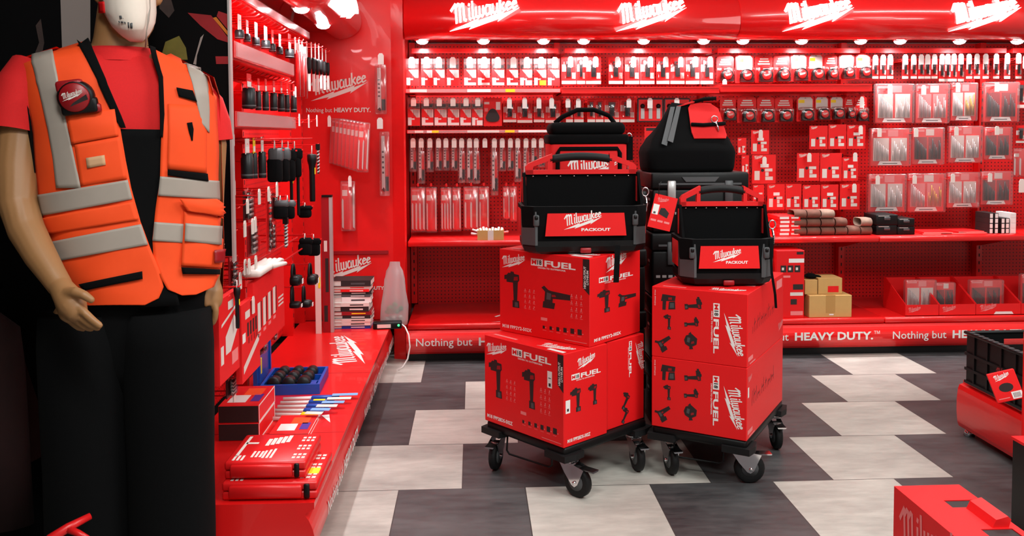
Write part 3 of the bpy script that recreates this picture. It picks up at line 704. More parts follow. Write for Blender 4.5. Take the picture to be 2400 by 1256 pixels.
put_row(disc_pack, [D2(*c) for c in ((280, 180, 366, 345), (412, 105, 590, 340), (982, 60, 1164, 292), (1168, 48, 1346, 290), (1350, 52, 1534, 288))], 5.74, '%s cutting disc card from the left in the upper disc row', 'cutting disc cards, upper row')
put_row(disc_pack, [D2(*c) for c in ((320, 350, 392, 535), (422, 345, 655, 628), (860, 328, 1082, 602), (1086, 328, 1302, 606), (1304, 370, 1462, 602))], 5.74, '%s cutting disc card from the left in the middle disc row', 'cutting disc cards, middle row')
put_row(disc_pack, [D2(*c) for c in ((430, 640, 540, 800), (570, 632, 744, 888), (748, 630, 906, 888), (916, 640, 1090, 888), (1096, 636, 1268, 888), (1280, 630, 1476, 882))], 5.74, '%s cutting disc card from the left in the lowest disc row', 'cutting disc cards, lowest row')
put_hooks([D2(*c) for c in ((513, 142), (1494, 100), (550, 405), (990, 370), (1440, 365), (1432, 670))], 5.66, '%s pale tagged hook from the left among the cutting disc cards', 'hooks among the cutting discs', 10, 22, tagm=PALE)
# ---- fourth bay: drill bit sets
E4 = cr(2000, 0, 4.1875)
tx = [215, 290, 360, 508, 592, 665, 728, 795, 868, 925, 985, 1055, 1135, 1212, 1298, 1400, 1508, 1620]
put_row(tool_card, [E4(c-33, 575, c+33, 772 if c < 800 or c > 1100 else 800) for c in tx], 5.75, '%s narrow bit card from the left in the top row above the drill sets', 'narrow bit cards in the top row')
put_hooks([E4(x, 588-(x/1620)*18) for x in tx], 5.66, '%s tagged hook from the left in the top row above the drill sets', 'hooks above the drill sets', 12, 25)
put_row(lambda w, h, i: drill_set(w, h, i, ['grey', 'grey', 'gold', 'dark'][i]), [E4(*c) for c in ((188, 822, 576, 1212), (584, 822, 922, 1212), (928, 812, 1196, 1190), (1246, 806, 1604, 1200))], 5.72, '%s cased drill bit set from the left in the upper row of sets', 'cased drill bit sets, upper row')
F4 = cr(2000, 280, 4.1875)
put_row(lambda w, h, i: drill_set(w, h, i, ['grey', 'dark', 'grey', 'dark'][i]), [F4(*c) for c in ((140, 84, 545, 458), (548, 76, 872, 442), (905, 62, 1244, 425), (1248, 72, 1532, 395))], 5.72, '%s cased drill bit set from the left in the middle row of sets', 'cased drill bit sets, middle row')
put_row(lambda w, h, i: drill_set(w, h, i, ['grey', 'gold', 'grey', 'dark'][i]), [F4(*c) for c in ((118, 530, 500, 908), (504, 524, 884, 908), (888, 514, 1214, 866), (1218, 505, 1538, 838))], 5.72, '%s cased drill bit set from the left in the lowest row of sets', 'cased drill bit sets, lowest row')
put_hooks([F4(*c) for c in ((255, 125), (615, 125), (1010, 110), (1408, 105), (238, 590), (600, 585), (975, 572), (1340, 565))], 5.62, '%s pale tagged hook from the left among the lower drill sets', 'hooks among the lower drill sets', 10, 22, tagm=PALE)
put_hooks([E4(*c) for c in ((1025, 855), (1408, 850), (360, 870), (690, 880))], 5.62, '%s tagged hook among the upper drill sets', 'hooks among the upper drill sets', 11, 24)
# ---- right edge bay
put_row(lambda w, h, i: big_pack(w, h, 3, i), [F4(1552, 282, 1700, 562)], 5.74, '%s red blade set alone at the right picture edge', 'goods at the right picture edge')
put_row(tool_card, [E4(1590, 792, 1690, 1060), F4(1590, 60, 1690, 230)], 5.74, '%s dark bladed tool card at the right picture edge', 'goods at the right picture edge')
put_hooks([F4(1650, 645), E4(1690, 600)], 5.66, '%s tagged hook at the right picture edge', 'hooks at the right picture edge', 14, 34, tagm=PALE)
# ================================================================ goods on the worktop shelf
ZS = .7405
def belt(label, x, y, z, w, h, mt):
    t = thing('sanding_belt', label, 'sanding belt', (x, y, z), group='sanding belts piled on the worktop')
    n = 22; pr = []
    for k in range(n):
        a = 2*pi*k/n; pr.append((.036*cos(a)+(.03 if cos(a) > 0 else -.03)*1.0, h/2+h/2*sin(a)))
    q = MB(); m_ = len(pr); V = []
    for x_ in (-w/2, w/2):
        for k_ in (1, .88): V += [(x_, a*k_, h/2+(b-h/2)*k_) for a, b in pr]
    F = []
    for k in range(m_):
        l = (k+1) % m_; F += [(k, l, 2*m_+l, 2*m_+k), (m_+k, 3*m_+k, 3*m_+l, m_+l), (k, m_+k, m_+l, l), (2*m_+k, 2*m_+l, 3*m_+l, 3*m_+k)]
    q.add(V, F, mt, True); q.build('belt_loop', t); return t
cols = [((865, 995), 3), ((1000, 1138), 3), ((1145, 1284), 3), ((1292, 1414), 2), ((1420, 1550), 1), ((1555, 1672), 2)]
names = ['leftmost', 'second', 'third', 'fourth', 'fifth', 'rightmost']; lev = ['bottom', 'middle', 'top']
for i, ((a, b_), n) in enumerate(cols):
    p = atZ(*D2((a+b_)/2, 1150), ZS); w = (b_-a)/4.1875*p.y/FPX*.96
    for k in range(n):
        belt('brown sanding belt loop, '+(['only', 'bottom', 'top'][k+1 if n == 2 else 0] if n < 3 else lev[k])+' of the '+names[i]+' pile', p.x, 5.56, ZS+.055*k, w, .055, BROWN2 if (i, k) in ((2, 2), (5, 1)) else BROWN)
belt('loose greyish sanding belt lying across the fifth and fourth piles', atZ(*D2(1425, 1150), ZS).x-.0, 5.70, ZS, .10, .055, BROWN2)
def carton_red(name, label, x, y, z, w, d, h, rz=0, group=None, prints=None):
    t = thing(name, label, 'box', (x, y, z), rz, group); q = MB().rbox(-w/2, 0, 0, w/2, d, h, RPACK, .002, 1, False)
    if prints: prints(q, w, d, h)
    q.build('carton', t); return t
p = atZ(1846, 552, ZS)
def pr_stack(q, w, d, h):
    q.plate(-w*.4, h*.2, w*.0, h*.8, WHT, -.0005).plate(w*.1, h*.3, w*.42, h*.75, PALE, -.0005)
for k in range(5):
    carton_red('sandpaper_pack', ['lowest', 'second lowest', 'middle', 'second highest', 'topmost'][k]+' flat red sandpaper pack stacked left of the sanding belts', p.x+.004*(k % 2), 5.50, ZS+.026*k, .15, .2, .0255, 0, 'sandpaper packs on the worktop', pr_stack)
for i, (c, zt) in enumerate((((225, 1080, 432, 1150), 0), ((222, 985, 440, 1078), 1), ((432, 1080, 606, 1132), 0), ((436, 1012, 604, 1078), 1))):
    x, z, w, h = px_rect(*F4(*c), 5.50)
    t = thing('black_case', ['lower left', 'upper left', 'lower right', 'upper right'][i]+' black plastic case beside the brown sanding belts', 'case', (x, 5.50, ZS if not zt else ZS+[.062, 0, .052][i-1]), group='black cases on the worktop')
    hh = [.062, .07, .052, .055][i]
    MB().rbox(-w/2, 0, 0, w/2, .18, hh, BLK, .006, 2).build('shell', t); MB().rbox(-.02, -.005, hh*.5, .02, .0, hh*.8, GRYP, .002, 1).build('latch', t)
    MB().box(-w*.4, -.001, hh*.85, w*.1, .0, hh*.9, PALE).build('edge_label', t)
for i, (a, b_, zz) in enumerate(((620, 800, 0), (640, 930, 1), (800, 1080, 0), (1000, 1330, 0), (1010, 1300, 1))):
    p = atZ(*F4((a+b_)/2, 1115), ZS); w = (b_-a)/4.1875*p.y/FPX
    t = thing('leaflet', ['leftmost thin', 'upper left thin', 'middle thin', 'lower right wide', 'upper right wide'][i]+' red leaflet lying flat right of the black cases', 'leaflet', (p.x, 5.50+.012*i, ZS+.0065*zz), .06*(i-2), 'leaflets on the worktop')
    MB().box(-w/2, 0, 0, w/2, .2, .006, RPACK).box(-w/2+.001, -.0004, .001, w/2-.001, -.0001, .004, PALE).build('folded_sheet', t)
def small_box(label, x, y, z, w, d, h, dark):
    t = thing('bit_box', label, 'box', (x, y, z), group='small white banded boxes on the worktop')
    MB().box(-w/2, 0, 0, w/2, d, h, DGR if dark else WHT).build('carton', t); MB().box(-w*.36, -.0012, h*.08, w*.36, -.0002, h*.9, WHT).build('front_label', t)
pc = [atZ(*F4(x, 1120), ZS).x for x in (1358, 1412, 1480, 1526, 1585)]
for i, x in enumerate(pc):
    for k in range(4 if i != 2 and i != 3 else 3):
        small_box(['bottom', 'second', 'third', 'top'][k]+' white fronted dark box in the '+['first', 'second', 'third', 'fourth', 'fifth'][i]+' little stack from the left', x, 5.52, ZS+.0335*k, .026 if i < 4 else .038, .16, .033, i < 4)
# ================================================================ goods on the low base shelf
ZB = .2355
def kraft(label, x0, y0, x1, y1, Y, z, d, logo=False, tape=True):
    x, _, w, h = px_rect(x0, y0, x1, y1, Y)
    t = thing('kraft_box', label, 'box', (x, Y, z), group='kraft boxes on the base shelf'); MB().rbox(-w/2, 0, 0, w/2, d, h, CARD, .002, 1, False).build('carton', t)
    q = MB()
    if tape: q.box(-.03, -.0008, h*.2, .03, -.0002, h, CARD2).box(-.03, 0, h+.0002, .03, d, h+.0008, CARD2)
    if logo: q.box(-w*.1, -.001, h*.12, w*.35, -.0003, h*.5, RPACK)
    if tape: q.box(-.008, -.0014, h*.1, .02, -.0009, h*.16, WHT)
    q.build('tape_and_print', t); return h
T7 = cr(1780, 480, 3.305)
h = kraft('large taped kraft box on the base shelf, at the bottom of its pile', *T7(385, 690, 716, 865), 5.36, ZB, .26)
kraft('small kraft box with a red label, right on the large taped box', *T7(455, 545, 642, 672), 5.40, ZB+h+.0005, .16, True, False)
kraft('small plain kraft box, left on the large taped box', *T7(352, 560, 450, 672), 5.40, ZB+h+.0005, .16, False, False)
t = thing('black_cloth', 'small black glove lying on the left small kraft box', 'glove', atY(*T7(395, 550), 5.46))
q = MB(); q.lathe([(0, -.012), (.035, -.008), (.04, .004), (.02, .016), (0, .018)], BFAB, 12); q.tube([(.02, -.01, .004), (.05, -.02, .0), (.06, -.02, -.004)], [.008, .007, .005], BFAB, 6).tube([(-.03, -.01, .004), (-.05, -.02, 0)], [.008, .006], BFAB, 6); q.build('glove', t)
# tall red battery carton
x, _, w, h = px_rect(*T7(128, 305, 350, 830), 5.36)
t = thing('battery_carton', 'tall upright red carton printed with black batteries beside the kraft boxes', 'box', (x, 5.36, ZB))
q = MB().rbox(-w/2, 0, 0, w/2, .22, h, RBOX, .002, 1, False); y = -.0006
q.plate(-w*.06, h*.82, w*.5-.002, h*.88, WHT, y).plate(w*.22, h*.94, w*.46, h*.98, DGR, y)
for k in range(3): q.box(-w*.35+k*w*.25, y-.001, h*.68, -w*.35+k*w*.25+w*.2, y, h*.78, DGR); q.plate(-w*.31+k*w*.25, h*.71, -w*.31+k*w*.25+w*.08, h*.75, PALE, y-.0012)
q.plate(w*.1, h*.42, w*.46, h*.5, DGR, y).plate(w*.0, h*.33, w*.46, h*.38, PALE, y).box(w*.02, y-.001, h*.2, w*.24, y, h*.28, DGR).plate(w*.02, h*.04, w*.46, h*.1, PINK, y).plate(-w*.4, h*.6, w*.0, h*.63, PINK, y)
q.build('carton', t)
# three open red display trays with carded drill sets
def tray(label, x0, x1, yb, Y=5.36):
    a = atY(x0, yb, Y); b_ = atY(x1, yb, Y); w = b_.x-a.x
    t = thing('display_tray', label, 'tray', ((a.x+b_.x)/2, Y, ZB), group='red display trays on the base shelf')
    q = MB().box(-w/2, 0, 0, w/2, .004, .072, RPACK).box(-w/2, 0, 0, w/2, .30, .004, RPACK).box(-w/2, .296, 0, w/2, .30, .2, RPACK)
    for s in (-1, 1): q.prismx([(.004, .004), (.296, .004), (.296, .205), (.27, .205), (.004, .076)], s*(w/2-.002)-.002, s*(w/2-.002)+.002, RPACK)
    q.logo((-w*.42, -.0008, .022), w*.38, PINK); q.poly([(-w*.1, .006), (w*.34, .006), (w*.30, .022), (-w*.06, .022)], WHT, -.0008) if 'third' in label else None
    q.build('carton', t); return t
tr = [(1130, 1388), (1392, 1672), (1676, 2022), (2026, 2400)]
for i, (a, b_) in enumerate(tr):
    tray(ORD[i]+' open red display tray from the left on the base shelf', *[T7(a, 0)[0], T7(b_, 0)[0]], 742)
for i, c in enumerate(((1085, 485, 1330, 740), (1340, 470, 1500, 700), (1604, 470, 1872, 718))):
    x, z, w, h = px_rect(*T7(*c), 5.50)
    t = drill_set(w, h*.98, i, ['grey', 'dark', 'dark'][i]); t.location = (x+(.02 if i == 0 else 0), 5.50, ZB+.005); t['label'] = ['silver', 'dark fluted', 'wide dark'][i]+' drill bit set standing in the '+ORD[i]+' red display tray'; t['group'] = 'drill sets in the display trays'
t = drill_set(.2, .24, 1, 'dark'); t.location = (atY(2398, 700, 5.5).x+.06, 5.50, ZB+.005); t['label'] = 'drill bit set standing in the tray at the right picture edge'; t['group'] = 'drill sets in the display trays'
# ================================================================ trolleys with stacked cartons
PICS = {
 'driver': ([[(.12, .70), (.68, .70), (.80, .78), (.78, .93), (.22, .96), (.10, .88)], [(.0, .76), (.14, .78), (.14, .90), (.0, .88)], [(.30, .9), (.55, .9), (.5, 1.0), (.34, 1.0)], [(.46, .72), (.72, .72), (.68, .2), (.50, .2)], [(.44, .22), (.78, .22), (.80, .03), (.44, .03)]], [(.5, .76), (.74, .78), (.72, .88), (.52, .86)], [(.56, .05), (.74, .05), (.72, .18), (.56, .18)]),
 'grinder': ([[(.30, .48), (1, .52), (1, .76), (.30, .82)], [(.06, .28), (.36, .28), (.40, .80), (.10, .88)], [(0, .03), (.42, .03), (.46, .3), (.02, .32)], [(-.04, .92), (.12, .72), (.22, .84), (.06, 1.02)]], [(.34, .56), (.5, .58), (.46, .68), (.34, .66)], [(.14, .42), (.30, .42), (.32, .7), (.16, .74)]),
 'saw': ([[(.1, .2), (.5, .0), (.95, .25), (1, .7), (.6, 1), (.15, .85), (0, .5)], [(.4, -.15), (.7, -.1), (.62, .1), (.42, .1)], [(.3, .95), (.6, .95), (.5, 1.15)]], [(.55, .25), (.8, .35), (.75, .5), (.55, .42)], [(.22, .38), (.42, .34), (.48, .7), (.26, .74)]),
 'hammer': ([[(.0, .55), (.95, .62), (1, .95), (.1, 1)], [(.1, .0), (.32, .0), (.36, .6), (.12, .6)], [(.5, .05), (.98, .1), (.95, .6), (.55, .55)]], [(.5, .66), (.75, .68), (.75, .84), (.5, .82)], [(.6, .15), (.9, .18), (.88, .5), (.62, .48)])}
def pic(q, kind, o, ux, uy, sx, sy):
    o = Vector(o); ux = Vector(ux); uy = Vector(uy); nz = ux.cross(uy).normalized()
    for j, p in enumerate(PICS[kind][0]): q.add([o+ux*(a*sx)+uy*(b*sy)+nz*.0001*j for a, b in p], [tuple(range(len(p)))], DGR)
    q.add([o+ux*(a*sx)+uy*(b*sy)+nz*.0007 for a, b in PICS[kind][1]], [(0, 1, 2, 3)], RDK)
    q.add([o+ux*(a*sx)+uy*(b*sy)+nz*.0008 for a, b in PICS[kind][2]], [(0, 1, 2, 3)], GRYP)
def frame(q, o, ux, uy):
    # returns helpers that print on a face with corner o and axes ux, uy
    o = Vector(o); ux = Vector(ux); uy = Vector(uy); nz = ux.cross(uy).normalized()
    def P(a, b, e=.0006): return o+ux*a+uy*b+nz*e
    def rect(a, b, c, d, mt, e=.0006): q.add([P(a, b, e), P(c, b, e), P(c, d, e), P(a, d, e)], [(0, 1, 2, 3)], mt)
    return P, rect
def m18(q, P, rect, ux, uy, a, b, w, h):
    rect(a, b, a+w*.27, b+h, WHT)
    q.text('M', P(a+w*.02, b+h*.2, .0009), h*.85, RBOX, ux, uy, width=w*.105, bold=.03); q.text('18', P(a+w*.145, b+h*.2, .0009), h*.85, DGR, ux, uy, width=w*.10, bold=.03)
    q.text('FUEL', P(a+w*.31, b+h*.08, .0008), h*1.12, WHT, ux, uy, width=w*.68, bold=.03)
    q.text('DRIVEN TO OUTPERFORM.', P(a+w*.16, b-h*.32, .0008), h*.30, WHT, ux, uy, width=w*.62, bold=.02)
def icons(q, P, rect, a, b, w, h, n=3, m_=4):
    r = random.Random(3)
    for i in range(n):
        for j in range(m_):
            x = a+w*i/n; y = b+h*j/m_
            rect(x, y, x+w/n*.55, y+h*.012, PINK); rect(x+w/n*.1*r.random(), y+h*.05, x+w/n*(.3+.2*r.random()), y+h*.075, PINK); rect(x+w/n*.2, y+h*.09, x+w/n*(.3+.1*r.random()), y+h*.16, PINK)
def fuel_carton(label, center, rz, w, d, h, kinds, model, strip=True, sticker=False, group=None):
    t = thing('tool_carton', label, 'box', center, rz, group)
    q = MB().rbox(-w/2, 0, 0, w/2, d, h, RBOX, .0025, 1, False).build('carton', t)
    q = MB(); ux, uy = (1, 0, 0), (0, 0, 1); P, rect = frame(q, (-w/2, 0, 0), ux, uy)
    q.logo(P(w*.03, h*.775), w*.275, WHT, ux, uy); m18(q, P, rect, ux, uy, w*.37, h*.845, w*.49, h*.085)
    pic(q, kinds[0], P(w*.06, h*.30), ux, uy, w*.22, h*.44); pic(q, kinds[1], P(w*.50, h*.30 if kinds[1] == 'driver' else h*.36), ux, uy, w*(.20 if kinds[1] == 'driver' else .30), h*(.44 if kinds[1] == 'driver' else .26))
    icons(q, P, rect, w*.29, h*.32, w*.15, h*.26); icons(q, P, rect, w*(.72 if kinds[1] == 'driver' else .80), h*.30, w*.15, h*.30)
    q.text(model, P(w*.035, h*.05), h*.055, WHT, ux, uy, width=w*.34, bold=.03)
    rect(w*.48, h*.215, w*.55, h*.25, PINK)
    for k in range(6):
        a = w*(.5+.075*k); s = h*(.035+.006*k); rect(a, h*.12, a+s*.9, h*.12+s, DGR); rect(a, h*.10, a+w*.04, h*.104, PINK); rect(a+s, h*.13, a+s+w*.012, h*.14, PINK)
    rect(w*.74, h*.035, w*.97, h*.042, PINK)
    if strip:
        q.add([P(w*.93, h*.985), P(w*.93, h*.66), P(w*.965, h*.62), P(w*.998, h*.585), P(w*.998, h*.985)], [(0, 1, 2, 3, 4)], DGR)
        q.text('HIGH OUTPUT', P(w*.962, h*.655, .0009), w*.032, WHT, (0, 0, 1), (-1, 0, 0), width=h*.25, bold=.03); q.text('LITHIUM', P(w*.988, h*.70, .0009), w*.028, WHT, (0, 0, 1), (-1, 0, 0), width=h*.16, bold=.03)
    if sticker: rect(w*.81, h*.60, w*.865, h*.78, WHT); rect(w*.825, h*.615, w*.85, h*.65, DGR, .0007); rect(w*.822, h*.70, w*.852, h*.71, GRYP, .0007)
    # right hand end
    ux = (0, 1, 0); P, rect = frame(q, (w/2, 0, 0), ux, uy)
    q.logo(P(d*.30, h*.80), d*.42, WHT, ux, uy); m18(q, P, rect, ux, uy, d*.17, h*.70, d*.68, h*.06)
    pic(q, kinds[0], P(d*.14, h*.34), ux, uy, d*.30, h*.27); pic(q, kinds[1], P(d*.55, h*.36), ux, uy, d*(.26 if kinds[1] == 'driver' else .36), h*(.24 if kinds[1] == 'driver' else .16))
    q.text(model, P(d*.08, h*.045), h*.05, WHT, ux, uy, width=d*.52, bold=.03)
    if sticker: rect(d*.04, h*.36, d*.14, h*.50, WHT); rect(d*.07, h*.38, d*.11, h*.41, DGR, .0007)
    # lid
    ux, uy = (1, 0, 0), (0, 1, 0); P, rect = frame(q, (-w/2, 0, h), ux, uy)
    rect(w*.06, d*.1, w*.36, d*.16, PINK); q.logo(P(w*.62, d*.10), w*.34, WHT, ux, uy); rect(w*.78, d*.04, w*.97, d*.12, WHT); rect(w*.002, d*.497, w*.998, d*.503, RDK, .0004)
    q.build('printing', t); return t
R_L = radians(-50); HB = .365
FLm = Vector((.1925, 3.435, 0)); dl = Vector((cos(R_L), sin(R_L), 0)); dd = Vector((-sin(R_L), cos(R_L), 0))
DECK = .2
fuel_carton('lowest red tool carton at the front of the left trolley, two drills printed', FLm+Vector((0, 0, DECK)), R_L, .4624, .25, HB, ('driver', 'driver'), 'M18 FPP2BDS-502Z', True, True)
# second lower carton stands on its side: its visible face carries turned lettering
t = thing('tool_carton', 'red tool carton standing behind the front one on the left trolley', 'box', FLm+dd*.273-dl*.014+Vector((0, 0, DECK)), R_L)
w, d, h = .45, .236, HB-.004
MB().rbox(-w/2, 0, 0, w/2, d, h, RBOX, .0025, 1, False).build('carton', t)
q = MB(); ux, uy = (0, 0, -1), (0, 1, 0); P, rect = frame(q, (w/2, 0, h), ux, uy)
q.logo(P(h*.08, d*.76), h*.34, WHT, ux, uy); m18(q, P, rect, ux, uy, h*.05, d*.58, h*.42, d*.075)
P2, r2 = frame(q, (w/2, 0, 0), (0, 1, 0), (0, 0, 1))
pic(q, 'driver', P2(d*.28, h*.24), (0, .8, -.6), (0, .6, .8), d*.26, h*.2); pic(q, 'driver', P2(d*.28, h*.08), (0, .8, -.6), (0, .6, .8), d*.24, h*.18)
q.build('printing', t)
R_U = radians(-43.5)
Fu = Vector((.454, 3.353, 0)); mu = Fu-Vector((cos(R_U), sin(R_U), 0))*.473/2
fuel_carton('upper red tool carton on the left trolley under the big black tote', mu+Vector((0, 0, DECK+HB+.0006)), R_U, .473, .363, .352, ('driver', 'grinder'), 'M18 FPP2Y2-502X')
# right trolley: two cartons lying on their sides
R_R = radians(-32.5)
Fr = Vector((1.061, 3.291, 0)); WR, DR, HR = .392, .609, .2895
mr = Fr-Vector((cos(R_R), sin(R_R), 0))*WR/2
def side_carton(label, z, rz, shift=0):
    t = thing('tool_carton', label, 'box', mr+Vector((0, 0, z)), rz); w, d, h = WR, DR, HR
    MB().rbox(-w/2, 0, 0, w/2, d, h, RBOX, .0025, 1, False).build('carton', t)
    q = MB(); ux, uy = (0, 0, -1), (1, 0, 0); P, rect = frame(q, (-w/2, 0, h), ux, uy)
    q.logo(P(h*.28, w*.765), h*.58, WHT, ux, uy); m18(q, P, rect, ux, uy, h*.16, w*.655, h*.70, w*.065)
    P2, r2 = frame(q, (-w/2, 0, 0), (1, 0, 0), (0, 0, 1))
    A1, A2 = (.2, 0, .98), (-.98, 0, .2)
    pic(q, 'hammer', P2(w*.10, h*.68), (1, 0, 0), (0, 0, 1), w*.16, h*.22)
    pic(q, 'driver', P2(w*.13, h*.40), (1, 0, 0), (0, 0, 1), w*.10, h*.22); pic(q, 'grinder', P2(w*.12, h*.06), (.8, 0, .6), (-.6, 0, .8), w*.17, h*.20)
    pic(q, 'driver', P2(w*.34, h*.88), (.12, 0, -1), (1, 0, .12), h*.21, w*.19); pic(q, 'driver', P2(w*.34, h*.60), (.12, 0, -1), (1, 0, .12), h*.16, w*.16); pic(q, 'saw', P2(w*.35, h*.19), (1, 0, 0), (0, 0, 1), w*.14, h*.19)
    q.text('M18 FPP6D2', P(h*.05, w*.03), w*.018, WHT, ux, uy, width=h*.22)
    ux, uy = (0, 1, 0), (0, 0, 1); P, rect = frame(q, (w/2, 0, 0), ux, uy); r = random.Random(int(z*100))
    # felt pen scrawl, small prints
    x = d*.12
    for k in range(13):
        hh = h*(.08+.14*r.random()); b_ = h*(.42+.006*k); dx = d*.03*(r.random()-.2)
        q.add([P(x, b_), P(x+.003, b_), P(x+dx+.003, b_+hh), P(x+dx, b_+hh)], [(0, 1, 2, 3)], DGR)
        if k % 2: q.add([P(x, b_+hh*.5), P(x, b_+hh*.5+.004), P(x+d*.045, b_+hh*.7+.004), P(x+d*.045, b_+hh*.7)], [(0, 1, 2, 3)], DGR)
        x += d*.042*(1+.3*r.random())
    rect(d*.02, h*.07, d*.14, h*.13, PINK); rect(d*.06, h*.02, d*.2, h*.04, PINK)
    if shift: q.logo(P(d*.02, h*.78), d*.10, PINK, ux, uy); rect(d*.02, h*.58, d*.05, h*.72, WHT)
    else: q.logo(P(d*.84, h*.14), d*.15, PINK, ux, uy); rect(d*.78, h*.80, d*.95, h*.93, PINK)
    ux, uy = (1, 0, 0), (0, 1, 0); P, rect = frame(q, (-w/2, 0, h), ux, uy)
    rect(w*.1, d*.03, w*.35, d*.05, PINK); q.logo(P(w*.58, d*.04), w*.36, WHT, (1, 0, 0), (0, 1, 0)); rect(w*.7, d*.3, w*.95, d*.42, PINK)
    q.build('printing', t); return t
side_carton('lower red tool carton on the right trolley, black pen scrawl on its side', DECK, R_R, 1)
side_carton('upper red tool carton on the right trolley, under the smaller black tote', DECK+HR+.0006, R_R, 0)
# ---- dollies
def caster(t, x, y, ang, mt=CHR):
    M = Matrix.Translation((x, y, 0)) @ Matrix.Rotation(ang, 4, 'Z')
    c = bpy.data.objects.new('caster', None); COL.objects.link(c); c.parent = t; c.location = (x, y, 0); c.rotation_euler = (0, 0, ang); c.empty_display_size = .03
    q = MB(); q.lathe([(.034, -.014), (.052, -.016), (.060, -.010), (.0605, .010), (.052, .016), (.034, .014)], BRUB, 24, 'x', (0, -.042, .061)); q.build('wheel', c)
    q = MB(); q.lathe([(0, -.017), (.034, -.015), (.034, .015), (0, .017)], GRYP, 16, 'x', (0, -.042, .061)); q.build('hub', c)
    q = MB()
    for s in (-1, 1): q.prismx([(.034, .132), (-.030, .132), (-.085, .118), (-.056, .055), (-.042, .044), (-.028, .050), (.006, .090)], s*.021-.0015, s*.021+.0015, mt)
    q.box(-.0225, -.03, .130, .0225, .034, .134, mt); q.build('fork', c)
    q = MB(); q.lathe([(.0, .134), (.034, .134), (.036, .140), (.030, .146), (0, .146)], mt, 18); q.lathe([(0, -.028), (.007, -.028), (.007, .028), (0, .028)], mt, 10, 'x', (0, -.042, .061)); q.build('swivel', c)
    q = MB(); q.prism([(-.016, .116), (.016, .116), (.02, .122), (-.02, .122)], -.128, -.06, mt); q.build('brake_pedal', c)
def dolly(label, front_mid, rz, w, d, casters, wire=None):
    t = thing('trolley', label, 'trolley', (front_mid[0], front_mid[1], 0), rz)
    q = MB(); q.rbox(-w/2, 0, .158, w/2, d, DECK-.0005, BLK, .012, 2)
    q.build('deck', t)
    for x, y in ((-w/2+.04, .04), (w/2-.04, .04), (-w/2+.04, d-.04), (w/2-.04, d-.04)):
        MB().prismz([(x-.055, y-.055), (x+.055, y-.055), (x+.065, y+.0), (x+.055, y+.055), (x-.055, y+.055), (x-.065, y)], .146, .172, BRUB).build('corner_block', t)
    for x, y, a in casters: caster(t, x, y, a)
    q = MB(); q.tube([(-w*.28, .03, .16), (-w*.28, .025, .09), (-w*.26, .03, .075), (w*.18, .06, .07), (w*.22, .06, .08), (w*.22, .06, .16)], .004, BLK, 8); q.build('wire_loop', t)
    return t
dolly('left black trolley on chrome casters under three red tool cartons', FLm+dd*.006, R_L, .458, .50, [(-.20, .045, radians(30)), (.205, .05, radians(96)), (.20, .45, radians(60)), (-.2, .46, radians(10))])
dolly('right black trolley on chrome casters under two red tool cartons', mr+Vector((-sin(R_R), cos(R_R), 0))*.004, R_R, .39, .62, [(-.15, .06, radians(40)), (.145, .075, radians(120)), (.165, .57, radians(30)), (-.16, .57, radians(10))])
# ================================================================ black toolboxes standing behind
def toolbox(label, x, y, z, w, d, h, top=False):
    t = thing('stacking_toolbox', label, 'toolbox', (x, y, z), group='black toolboxes stacked behind the trolleys')
    q = MB().rbox(-w/2, 0, 0, w/2, d, h*.72, BLK, .012, 2); q.build('body', t)
    q = MB().rbox(-w/2-.006, -.008, h*.72, w/2+.006, d+.006, h-.002, BLK, .01, 2).box(-w/2+.03, -.0095, h*.79, w/2-.03, -.0075, h*.82, GRYP).prism([(-.07, h*.84), (.07, h*.84), (.09, h*.92), (-.09, h*.92)], -.014, -.008, GRYP); q.build('lid', t)
    for s in (-1, 1):
        MB().rbox(s*w*.3-.02, -.016, h*.5, s*w*.3+.02, -.002, h*.86, SILV if top and s < 0 else GRYP, .004, 1).build('latch', t)
    q = MB()
    for k in range(4): q.box(-w/2-.0015, .05+k*.085, h*.52, -w/2-.0002, .09+k*.085, h*.56, SILV).box(-w/2-.0015, .055+k*.085, h*.46, -w/2-.0002, .075+k*.085, h*.49, GRYP).box(-w/2+.02+k*.03, -.0012, h*.3, -w/2+.04+k*.03, -.0002, h*.34, SILV)
    q.build('size_marks', t); return t
zz = 0.0
for k, h in enumerate((.31, .31, .31, .29)):
    toolbox(['lowest', 'second', 'third', 'topmost'][k]+' black toolbox of the right hand stack, under the black cloth bag', 1.085, 4.10, zz, .46, .36, h, k == 3); zz += h
zz = 0.0
for k, h in enumerate((.29, .29, .29, .27)):
    toolbox(['lowest', 'second', 'third', 'topmost'][k]+' black toolbox of the left hand stack, under the red cooler bag', .60, 3.98, zz, .40, .36, h); zz += h
